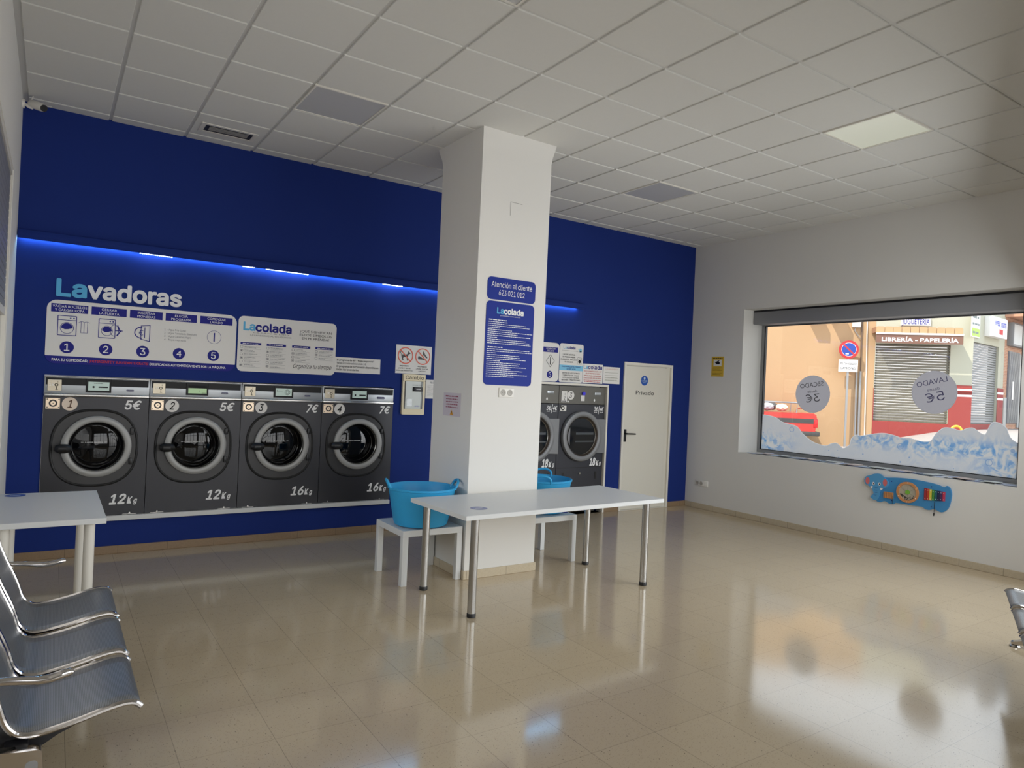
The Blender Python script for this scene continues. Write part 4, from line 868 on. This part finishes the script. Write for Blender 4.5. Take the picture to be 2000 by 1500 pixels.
# ================================================================== TABLES
def round_sticker(t, x, y, z, r, m, label=None):
    b = B(); n = 32; b.bm.faces.new([b.bm.verts.new((x + r * math.cos(2 * PI * i / n), y + r * math.sin(2 * PI * i / n), z + .0008)) for i in range(n)])
    o = obj('round_sticker', b, m, t, smooth=False)
    b = B(); b.quad((x - r * .5, y - r * .08, z + .0014), (x + r * .5, y - r * .08, z + .0014), (x + r * .5, y + r * .1, z + .0014), (x - r * .5, y + r * .1, z + .0014)); obj('sticker_print', b, M_whiteink, o, smooth=False)
TH = math.radians(2.5)
t = thing('folding_table', 'large white table on round steel legs before the pillar', 'table', (3.448, 4.615, 0), TH)
TZ = .738
obj('tabletop', B().box(-1.022, 1.022, -.410, .410, TZ - .034, TZ, .002, 1), M_lam, t)
Rm = Matrix.Rotation(-TH, 3, 'Z')
for wx, wy in ((2.557, 4.222), (2.540, 4.985), (4.280, 5.062), (4.298, 4.272)):
    p = Rm @ Vector((wx - 3.448, wy - 4.615, 0)); p.y = max(-.375, min(.375, p.y))
    l = obj('leg', B().cyl((p.x, p.y, .03), (p.x, p.y, TZ - .034), .030, n=32), M_steel, t); obj('foot', B().lathe([(.028, 0), (.033, .004), (.033, .026), (.030, .032)], (p.x, p.y, 0), 'z', 28, caps=(True, True)), M_black, l)
p = Rm @ Vector((2.69 - 3.448, 4.40 - 4.615, 0)); round_sticker(t, p.x, p.y, TZ, .065, mat('sticker_greyblue', (120, 128, 176), .4))
t = thing('side_table', 'white table against the left wall behind the metal bench', 'table', (.024, 5.46, 0), 0)
obj('tabletop', B().box(-.293, .295, -.565, .56, TZ - .034, TZ, .002, 1), M_lam, t)
for x, y in ((.212, -.46), (.200, .44), (-.22, -.46), (-.22, .44)): obj('leg', B().cyl((x, y, 0), (x, y, TZ - .034), .030, n=24), M_trim, t)
round_sticker(t, -.2, .47, TZ, .062, mat('sticker_blue', (44, 84, 168), .4))
def stool(loc, label):
    t = thing('low_table', label, 'low table', loc, 0, 'low white square tables beside the pillar'); h = .275
    obj('tabletop', B().box(-h, h, -h, h, .398, .45, .002, 1), M_lam, t)
    for sx in (-1, 1):
        for sy in (-1, 1): obj('leg', B().box(*sorted((sx * h, sx * (h - .05))), *sorted((sy * h, sy * (h - .05))), 0, .398, .002, 1), M_lam, t)
    return t
t = stool((2.683, 5.362, 0), 'low white square table left of the pillar under a blue tub'); round_sticker(t, .20, -.02, .45, .055, M_navy)
t = stool((3.990, 5.435, 0), 'low white square table right of the pillar, behind the large table'); round_sticker(t, .22, -.12, .45, .05, M_royal)
def tub(loc, rz, label):
    t = thing('laundry_tub', label, 'laundry tub', loc, rz, 'flexible blue laundry tubs'); H = .325
    obj('shell', B().lathe([(.001, .004), (.20, .004), (.222, .014), (.232, .04), (.25, .14), (.268, .24), (.282, H - .02), (.289, H - .016), (.290, H), (.283, H + .002), (.276, H - .01), (.262, .24), (.244, .14), (.226, .03), (.21, .02), (.001, .018)], (0, 0, 0), 'z', 56), M_tub, t)
    for s in (-1, 1):
        pts = []
        for i in range(13):
            a = PI * i / 12; yy = -.085 * math.cos(a); up = max(0, math.sin(a)) ** .55; pts.append((s * (.277 + .028 * up - .012 * (1 - up)), yy, H - .02 + .075 * up))
        obj('handle', B().tube(pts, .0115, 10), M_tub, t)
    return t
tub((2.660, 5.290, .4505), -.3, 'blue flexible tub left of the pillar, on the low table')
tub((4.03, 5.425, .4515), .92, 'blue flexible tub right of the pillar, seen behind the large table')

# ================================================================== WAITING BENCHES
prof = [(.326, .416), (.308, .432), (.281, .438), (.24, .434), (.19, .423), (.139, .410), (.09, .400), (.043, .392), (.005, .388), (-.02, .388), (-.045, .396), (-.063, .410), (-.080, .432), (-.092, .460), (-.102, .495), (-.114, .53), (-.132, .575), (-.152, .62), (-.172, .67), (-.19, .72), (-.205, .78), (-.216, .84), (-.228, .875)]
prof = smooth_pts(prof, 3)
def seat_part(y0, y1, t):
    bm = bmesh.new(); uv = bm.loops.layers.uv.new('UVMap'); n = 6; rows = []; s = 0; L = []
    for i, (x, z) in enumerate(prof):
        if i: s += math.hypot(x - prof[i - 1][0], z - prof[i - 1][1])
        L.append(s); rows.append([bm.verts.new((x, y0 + .010 + (y1 - y0 - .02) * j / n, z)) for j in range(n + 1)])
    for i in range(len(rows) - 1):
        for j in range(n):
            f = bm.faces.new((rows[i][j], rows[i][j + 1], rows[i + 1][j + 1], rows[i + 1][j]))
            for lp, (a, c) in zip(f.loops, ((i, j), (i, j + 1), (i + 1, j + 1), (i + 1, j))): lp[uv].uv = (L[a], (y1 - y0) * c / n)
    o = obj('seat', bm, M_perf, t, ang=60)
    so = o.modifiers.new('thick', 'SOLIDIFY'); so.thickness = .003; so.offset = 0
    for yy in (y0 + .010, y1 - .010): obj('side_rail', B().tube([(x, yy, z - .004) for x, z in prof], .0115, 10), M_chrome, o)
    return o
def bench(loc, rz, label, leg_y0=-.035, seats=3):
    t = thing('waiting_bench', label, 'bench', loc, rz); P = .5475; Wd = .49; ln = P * (seats - 1) + Wd
    for k in range(seats): seat_part(k * P, k * P + Wd, t)
    obj('beam', B().box(-.085, -.015, leg_y0, ln + .035, .315, .365, .008), M_beam, t)
    for k in range(seats):
        for yy in (k * P + .06, k * P + Wd - .06):
            obj('bracket', B().prism([(-.13, .47), (-.112, .47), (-.10, .43), (-.06, .375), (0, .368), (.12, .392), (.118, .372), (.07, .352), (.02, .322), (-.10, .318), (-.13, .38)], yy - .014, yy + .014), M_beam, t)
    for yy, s in ((leg_y0, 1), (ln + .035, 1)):
        # cast aluminium leg: crown, front and rear foot
        outl = [(-.12, .385), (-.09, .372), (-.03, .362), (.012, .358), (.024, .345), (.030, .28), (.052, .20), (.11, .12), (.20, .055), (.262, .034), (.262, .020), (.19, .024), (.09, .07), (.02, .15), (-.03, .25), (-.05, .30), (-.075, .315), (-.10, .30), (-.135, .24), (-.17, .15), (-.20, .07), (-.222, .03), (-.232, .03), (-.226, .09), (-.20, .18), (-.165, .28), (-.14, .35)]
        l = obj('leg', B().prism(smooth_pts(outl + outl[:1], 3)[:-1], yy - .022, yy + .022), M_chrome, t)
        obj('leg_recess', B().prism(rrect(-.022, .014, .18, .325, .014), yy - .0235, yy - .021), M_alu, l)
        for fx in (.245, -.225): obj('foot_pad', B().lathe([(.03, 0), (.034, .004), (.028, .014), (.012, .018), (.010, .03)], (fx, yy, 0), 'z', 20, caps=(True, True)), M_chrome, l)
    for yy in (-.028, ln + .028):
        pts = [(-.155, yy, .606), (-.125, yy, .602), (-.08, yy, .598), (-.03, yy, .590), (.005, yy, .584), (.04, yy, .585), (.07, yy, .592), (.096, yy, .597), (.106, yy, .596)]
        obj('armrest', B().tube(pts, [.012, .013, .014, .015, .0155, .0155, .0155, .014, .008], 14), M_chrome, t)
        obj('arm_bolt', B().cyl((-.15, yy - .0, .606), (-.15, yy + (.03 if yy < 0 else -.03), .606), .008, n=10), M_chrome, t)
    return t
bench((0, 2.865, 0), 0, 'three-seat perforated metal bench along the left wall')
b2a = math.atan2(.91, -.41)
bench((5.469 + .41 * .325, 2.019 - .91 * .325, 0), b2a, 'metal bench cut off by the right edge of the photo', leg_y0=-.19)

# ================================================================== STREET OUTSIDE
FR = -math.radians(47.72); P0 = Vector((21.29, 11.639, 0)); FN = Vector((-.74, -.673, 0))
def loc_f(x, off, z=0): return P0 + Vector((math.cos(FR), math.sin(FR), 0)) * x + FN * off + Vector((0, 0, z))
M_peach = mat('peach_render', (178, 147, 112), .85, spec=.2, bump=(30, .3), var=(1.1, .05))
M_shopw = mat('cream_shop_render', (178, 177, 159), .8, spec=.2, var=(1, .03))
M_shopr = mat('red_shop_render', (146, 63, 58), .7, spec=.3, var=(1.5, .06))
M_roller = mat('roller_slat_metal', (112, 107, 94), .45, metal=.3)
M_roller2 = mat('roller_slat_grey', (130, 132, 134), .45, metal=.3)
M_awn = mat('awning_brown', (118, 86, 72), .8)
M_brick = mat('brick', (176, 128, 98), .85); N, L, P_ = nodes(M_brick)
tc = N.new('ShaderNodeTexCoord'); bt = N.new('ShaderNodeTexBrick'); bt.inputs['Scale'].default_value = 5; bt.inputs['Color1'].default_value = col(182, 132, 100); bt.inputs['Color2'].default_value = col(160, 110, 84); bt.inputs['Mortar'].default_value = col(196, 178, 158)
sx_ = N.new('ShaderNodeSeparateXYZ'); cx_ = N.new('ShaderNodeCombineXYZ'); L.new(tc.outputs['Object'], sx_.inputs[0]); L.new(sx_.outputs[0], cx_.inputs[0]); L.new(sx_.outputs[2], cx_.inputs[1]); L.new(cx_.outputs[0], bt.inputs['Vector']); L.new(bt.outputs[0], P_.inputs['Base Color'])
M_cable = mat('cable_brown', (112, 92, 74), .7)
M_road = mat('street_paving', (160, 151, 144), .9, spec=.2, var=(3, .06))
def gz(x, y):
    v = Vector((x, y, 0)) - P0; df = v.dot(FN); xl = v.x * math.cos(FR) + v.y * math.sin(FR)
    s = lambda t: max(0, min(1, t)) ** 2 * (3 - 2 * max(0, min(1, t)))
    tgt = .10 + .86 * s((xl + 2.0) / 5.0)
    return -.06 + (tgt + .06) * s((10.0 - df) / 7.5)
bm = bmesh.new(); G = {}
nx, ny = 90, 80
for i in range(nx + 1):
    for j in range(ny + 1):
        x, y = -40 + 100 * i / nx, -45 + 90 * j / ny; G[i, j] = bm.verts.new((x, y, gz(x, y) - .0))
for i in range(nx):
    for j in range(ny):
        bm.faces.new((G[i, j], G[i + 1, j], G[i + 1, j + 1], G[i, j + 1]))
struct(obj('ground_outside', bm, M_road))
# peach house
h = thing('peach_house', 'sunlit peach rendered house across the street behind the pickup', 'building', P0, FR)
obj('house_wall', B().box(-16, 0, 0, .4, -.3, 7), M_peach, h, smooth=False)
for x in (-2.06, -1.40): obj('eave_bracket', B().box(x, x + .34, -.42, 0, 4.30, 4.6), M_peach, h)
for pts, r, m in (([(-.509, -.04, 2.56), (-.48, -.04, 0.1)], .028, M_alu), ([(-.40, -.04, 2.6), (-.385, -.04, .1)], .034, M_alu), ([(-.265, -.03, 4.2), (-.235, -.03, 2.6), (-.2, -.03, .1)], .016, M_trim), ([(-.41, -.03, 5), (-.40, -.03, 3.5), (-.395, -.03, 2.6)], .016, M_cable), ([(-.44, -.03, 5), (-.42, -.03, 3.3), (-.40, -.03, 2.6)], .009, M_cable)):
    obj('drain_pipe' if m is not M_cable else 'cable', B().tube(pts, r, 10), m, h)
tt = obj('junction_box', B().box(-.70, -.455, -.12, 0, 3.965, 4.25, .01), M_trim, h); obj('cable_loop', B().tube([(-.60, -.06, 3.97), (-.62, -.07, 3.86), (-.56, -.07, 3.78), (-.50, -.06, 3.68), (-.44, -.05, 3.62)], .012, 8), M_alu, h)
# corner shop, front
sh = thing('bookshop_building', 'cream and red corner shop building across the street', 'building', P0, FR)
obj('shop_front', wall_cells((.003, 2.70), (-.2, 7), [(.02, 2.09, 1.09, 3.49)], 0, .3), M_shopw, sh, smooth=False)
obj('red_base', wall_cells((.003, 2.704), (-.2, 2.05), [(.02, 2.09, 1.09, 2.1)], -.02, .0), M_shopr, sh, smooth=False)
obj('red_stripe', B().box(2.09, 2.704, -.02, 0, 2.18, 2.285).box(2.09, 2.704, -.02, 0, 2.0, 2.12), M_shopr, sh, smooth=False)
obj('white_stripe', B().box(2.09, 2.704, -.021, 0, 2.12, 2.18).box(2.09, 2.704, -.021, 0, 1.94, 2.00), M_whiteink, sh, smooth=False)
b = B()
for i in range(30): b.box(.02, 2.09, .06, .09, 1.09 + i * .08, 1.09 + i * .08 + .072, .02, 2)
obj('roller_shutter', b, M_roller, sh)
s = obj('shop_sign', B().box(.68, 1.50, -.06, 0, 4.06, 4.33), M_paper, sh, smooth=False); obj('lettering', B().text('JUGUETERÍA', 1.09, 4.10, .17, -.062, al='c', w=.76, bold=.01), M_navy, s, smooth=False)
aw = thing('awning', 'brown scalloped awning lettered Librería - Papelería over the bookshop shutter', 'awning', P0, FR)
obj('valance', B().box(-.131, 2.21, -.62, -.60, 3.465, 3.72), M_awn, aw, smooth=False)
obj('front_bar', B().box(-.14, 2.22, -.64, -.58, 3.72, 3.78, .01), M_trim, aw)
obj('lettering', B().text('LIBRERÍA - PAPELERÍA', .017, 3.52, .115, -.622, w=2.07, bold=.03), M_whiteink, aw, smooth=False)
for i in range(10): obj('roof_scallop', B().prism([(-.125 + i * .235, 3.79), (.098 + i * .235, 3.79), (.098 + i * .235, 3.93), (.075 + i * .235, 3.965), (-.10 + i * .235, 3.965), (-.125 + i * .235, 3.93)], -.57, -.50), mat('awning_tan', (180, 146, 108), .8), aw)
obj('awning_roof', B().box(-.12, 2.2, -.52, -.02, 3.79, 3.95), mat('awning_shade_brown', (150, 112, 84), .8), aw)
# corner shop, side street
SR = math.radians(5.74); K0 = Vector((23.096, 9.653, 0))
ss = bpy.data.objects.new('side_front', None); COL.objects.link(ss); ss.parent = sh; ss.location = Matrix.Rotation(-FR, 3, 'Z') @ (K0 - P0); ss.rotation_euler = (0, 0, SR - FR)
obj('shop_front', wall_cells((0.003, 2.98), (-.2, 7), [(.02, 2.42, 1.13, 3.62)], 0, .3), M_shopw, ss, smooth=False)
obj('red_base', B().box(2.42, 2.985, -.02, 0, -.2, 1.9).box(.003, 2.42, -.02, 0, -.2, 1.13), M_shopr, ss, smooth=False)
obj('red_stripe', B().box(2.42, 2.985, -.02, 0, 2.16, 2.29).box(2.42, 2.985, -.02, 0, 1.97, 2.09), M_shopr, ss, smooth=False); obj('white_stripe', B().box(2.42, 2.985, -.021, 0, 2.09, 2.16).box(2.42, 2.985, -.021, 0, 1.90, 1.97), M_whiteink, ss, smooth=False)
b = B()
for i in range(33): b.box(.02, 2.42, .06, .09, 1.13 + i * .0757, 1.13 + i * .0757 + .068, .02, 2)
obj('roller_shutter', b, M_roller2, ss)
t = thing('hanging_poster', 'white and green poster high on the corner shop edge', 'poster', K0, SR)
obj('board', B().box(-.30, .42, -.04, -.023, 3.75, 4.5), M_paper, t, smooth=False); obj('green_field', B().rect(-.29, .41, 3.78, 4.02, -.0412), mat('poster_green', (176, 204, 96), .6), t, smooth=False); b = B().scrib(-.24, .36, 4.12, .07, -.0424); b.scrib(-.24, .3, 4.32, .09, -.0424); b.scrib(-.2, .3, 3.86, .08, -.0424); obj('lettering', b, mat('poster_slate', (120, 132, 130), .6), t, smooth=False)
t = thing('sign_box', 'white boxed shop sign with blue words on the side street wall', 'sign', K0, SR)
obj('board', B().box(.95, 2.38, -.22, 0, 3.86, 4.48, .01), M_paper, t); b = B().text('PAPELES', 1.18, 4.22, .15, -.2212, w=.5, bold=.03); b.text('JUGUETES', 1.74, 4.20, .15, -.2212, w=.52, bold=.03); obj('lettering', b, mat('sign_box_blue', (60, 78, 190), .5), t, smooth=False)
obj('red_mark', B().rect(1.6, 1.95, 3.96, 4.12, -.2212), M_redink, t, smooth=False)
br = thing('brick_building', 'brick fronted building with grey gate at the far right of the window', 'building', K0, SR)
obj('brick_wall', B().box(2.99, 9, .0, .4, -.2, 7), M_brick, br, smooth=False); obj('grey_base', B().box(3.05, 3.33, -.03, 0, .8, 2.0), mat('base_grey', (168, 168, 164), .7), br, smooth=False)
g = obj('gate', B().box(3.36, 4.52, -.03, 0, 1.14, 3.56), mat('gate_dark', (112, 112, 116), .5), br, smooth=False)
b = B()
for i in range(15): b.box(3.40 + i * .077, 3.425 + i * .077, -.06, -.03, 1.16, 3.54)
obj('gate_bars', b, M_alu, g, smooth=False); obj('gate_post', B().box(4.52, 5.2, -.05, 0, 1.0, 3.5), MATS['base_grey'], br, smooth=False); obj('gate_notice', B().box(3.72, 3.86, -.075, -.062, 1.95, 2.55), M_paper, g, smooth=False)
t = thing('light_box_sign', 'grey pictured light box sign above the gate', 'sign', K0, SR); obj('board', B().box(3.2, 4.95, -.18, 0, 3.72, 4.5, .01), mat('light_box_frame', (120, 122, 124), .5), t)
obj('picture_panel', B().rect(3.26, 4.90, 3.78, 4.44, -.1812), mat('light_box_picture', (190, 196, 196), .5, var=(2.5, .25)), t, smooth=False)
obj('canopy', B().box(2.9, 9, -1.4, 0, 4.65, 4.9), mat('canopy_soffit', (190, 140, 112), .8), br, smooth=False)
# no parking sign
t = thing('no_parking_sign', 'round blue and red no parking sign on grey post over a Prohibido Camiones plate', 'road sign', loc_f(-.805, .25), FR)
obj('post', B().box(-.03, .03, .01, .05, 0, 3.5), M_alu, t)
d = obj('sign_disc', B().cyl((0, -.012, 3.255), (0, .01, 3.255), .285, n=48), mat('road_sign_red', (178, 38, 38), .4), t)
obj('blue_field', B().disc(0, 3.255, .205, -.0132, 40), mat('road_sign_blue', (34, 64, 150), .4), d, smooth=False); obj('white_line', B().circ(0, 3.255, .212, .008, -.0142, 40).rect(-.09, .0, 3.10, 3.13, -.0142), M_whiteink, d, smooth=False)
obj('red_bar', B().line([(-.15, 3.405), (.15, 3.105)], .045, -.0150), MATS['road_sign_red'], d, smooth=False)
p = obj('text_plate', B().box(-.275, .275, -.012, .01, 2.555, 2.94, .01), M_paper, t); b = B().text('PROHIBIDO', 0, 2.775, .075, -.0132, al='c', w=.47, bold=.01); b.text('CAMIONES', 0, 2.635, .075, -.0132, al='c', w=.46, bold=.01); obj('lettering', b, M_ink, p, smooth=False)
# yellow ring
o = obj('yellow_hoop', B().tube([(.14 * math.cos(a), 0, .17 + .14 * math.sin(a)) for a in [2 * PI * i / 28 for i in range(28)]], .035, 10, closed=True), mat('hoop_yellow', (232, 176, 50), .5)); q = loc_f(2.2, .4); o.location = (q.x, q.y, .74); o.rotation_euler = (0, 0, FR); tag(o, 'yellow hoop standing on the pavement before the red shop base', 'hoop')
# red pickup
t = thing('pickup_truck', 'red pickup truck with black side band parked before the peach house', 'pickup truck', loc_f(-1.84, .2, .10), FR)
M_car = mat('car_red', (188, 46, 38), .3, coat=.5)
def side(pts, x0=-.0, y0=-1.45, y1=0): return B().prism(pts, y0, y1)
obj('bed', B().prism([(-.06, .72), (-.03, .95), (-.06, 1.10), (-.13, 1.14), (-1.75, 1.12), (-1.75, .45), (-1.42, .45), (-1.36, .62), (-1.22, .74), (-1.05, .78), (-.88, .74), (-.74, .62), (-.68, .48), (-.08, .52)], -1.45, -.02), M_car, t)
obj('cab', B().prism([(-1.78, .42), (-1.78, 1.15), (-1.92, 1.62), (-2.9, 1.66), (-3.4, 1.12), (-4.55, 1.02), (-4.66, .85), (-4.66, .45), (-4.35, .40), (-4.28, .6), (-4.0, .75), (-3.72, .6), (-3.65, .40)], -1.43, -.04), M_car, t)
obj('side_window', B().prism([(-1.96, 1.18), (-2.05, 1.55), (-2.82, 1.58), (-3.2, 1.18)], -1.435, -1.428), M_blackgloss, t)
b = B().prism([(-.03, .84), (-.03, .975), (-1.75, .96), (-1.75, .84)], -1.462, -1.449); b.prism([(-1.78, .84), (-1.78, .96), (-4.6, .9), (-4.6, .8)], -1.445, -1.428); obj('side_band', b, mat('car_trim_black', (64, 62, 60), .6), t)
obj('tail_light', B().box(-.13, -.012, -1.464, -1.30, .72, .97, .01), mat('tail_light_red', (190, 34, 36), .2), t); obj('rear_bumper', B().box(-.50, .05, -1.49, .02, .47, .60, .02), MATS['car_trim_black'], t)
for x in (-1.05, -4.0):
    for y0, y1 in ((-1.46, -1.26), (-.24, -.04)): w_ = obj('wheel', B().cyl((x, y0, .33), (x, y1, .33), .33, n=32), M_black, t); obj('wheel_hub', B().cyl((x, y0 - .006, .33), (x, y0, .33), .18, n=24), M_alu, w_)
b = B()
for y in (-1.38, -.1): b.tube([(-.60, y, 1.14), (-.58, y, 1.43), (-1.72, y, 1.43), (-1.74, y, 1.12)], .022, 8)
b.tube([(-1.72, -1.38, 1.43), (-1.72, -.1, 1.43)], .022, 8); b.tube([(-.58, -1.38, 1.43), (-.58, -.1, 1.43)], .022, 8); obj('load_rack', b, M_alu, t)
def heap(i, x, y, r, c, nm, lab):
    bm = bmesh.new(); bmesh.ops.create_icosphere(bm, subdivisions=5, radius=r)
    rr = random.Random(i)
    for v in bm.verts: v.co = Vector((v.co.x * 1.2, v.co.y, v.co.z * .75)) * (1 + .05 * math.sin(9 * v.co.x / r + i) * math.cos(7 * v.co.z / r))
    o = obj(nm, bm, mat('sack_%d' % i, c, .6), ang=180); q = loc_f(-1.84 + x, .2 - y, .10 + 1.15 + r * .80); o.location = q; o.rotation_euler = (0, 0, FR); tag(o, lab, 'sack')
heap(1, -.98, -1.10, .15, (226, 214, 190), 'load_sack', 'cream bundle on top of the load in the pickup bed')
heap(2, -1.40, -1.12, .16, (176, 178, 184), 'load_sack', 'grey bundle in the pickup bed behind the cream one')
heap(3, -1.25, -.50, .18, (84, 82, 80), 'load_sack', 'dark bundle low in the pickup bed by the window frame')
t = thing('bicycle_frame', 'small red bicycle frame lying in the pickup bed near its tail', 'bicycle', loc_f(-1.84, .2, .10), FR)
b = B(); b.tube([(-.60, -1.2, 1.16), (-.56, -1.2, 1.26), (-.22, -1.2, 1.28), (-.2, -1.2, 1.34)], .014, 8); b.tube([(-.22, -1.2, 1.27), (-.20, -1.2, 1.15)], .016, 8); obj('tubes', b, mat('rust_red', (168, 72, 52), .5), t)
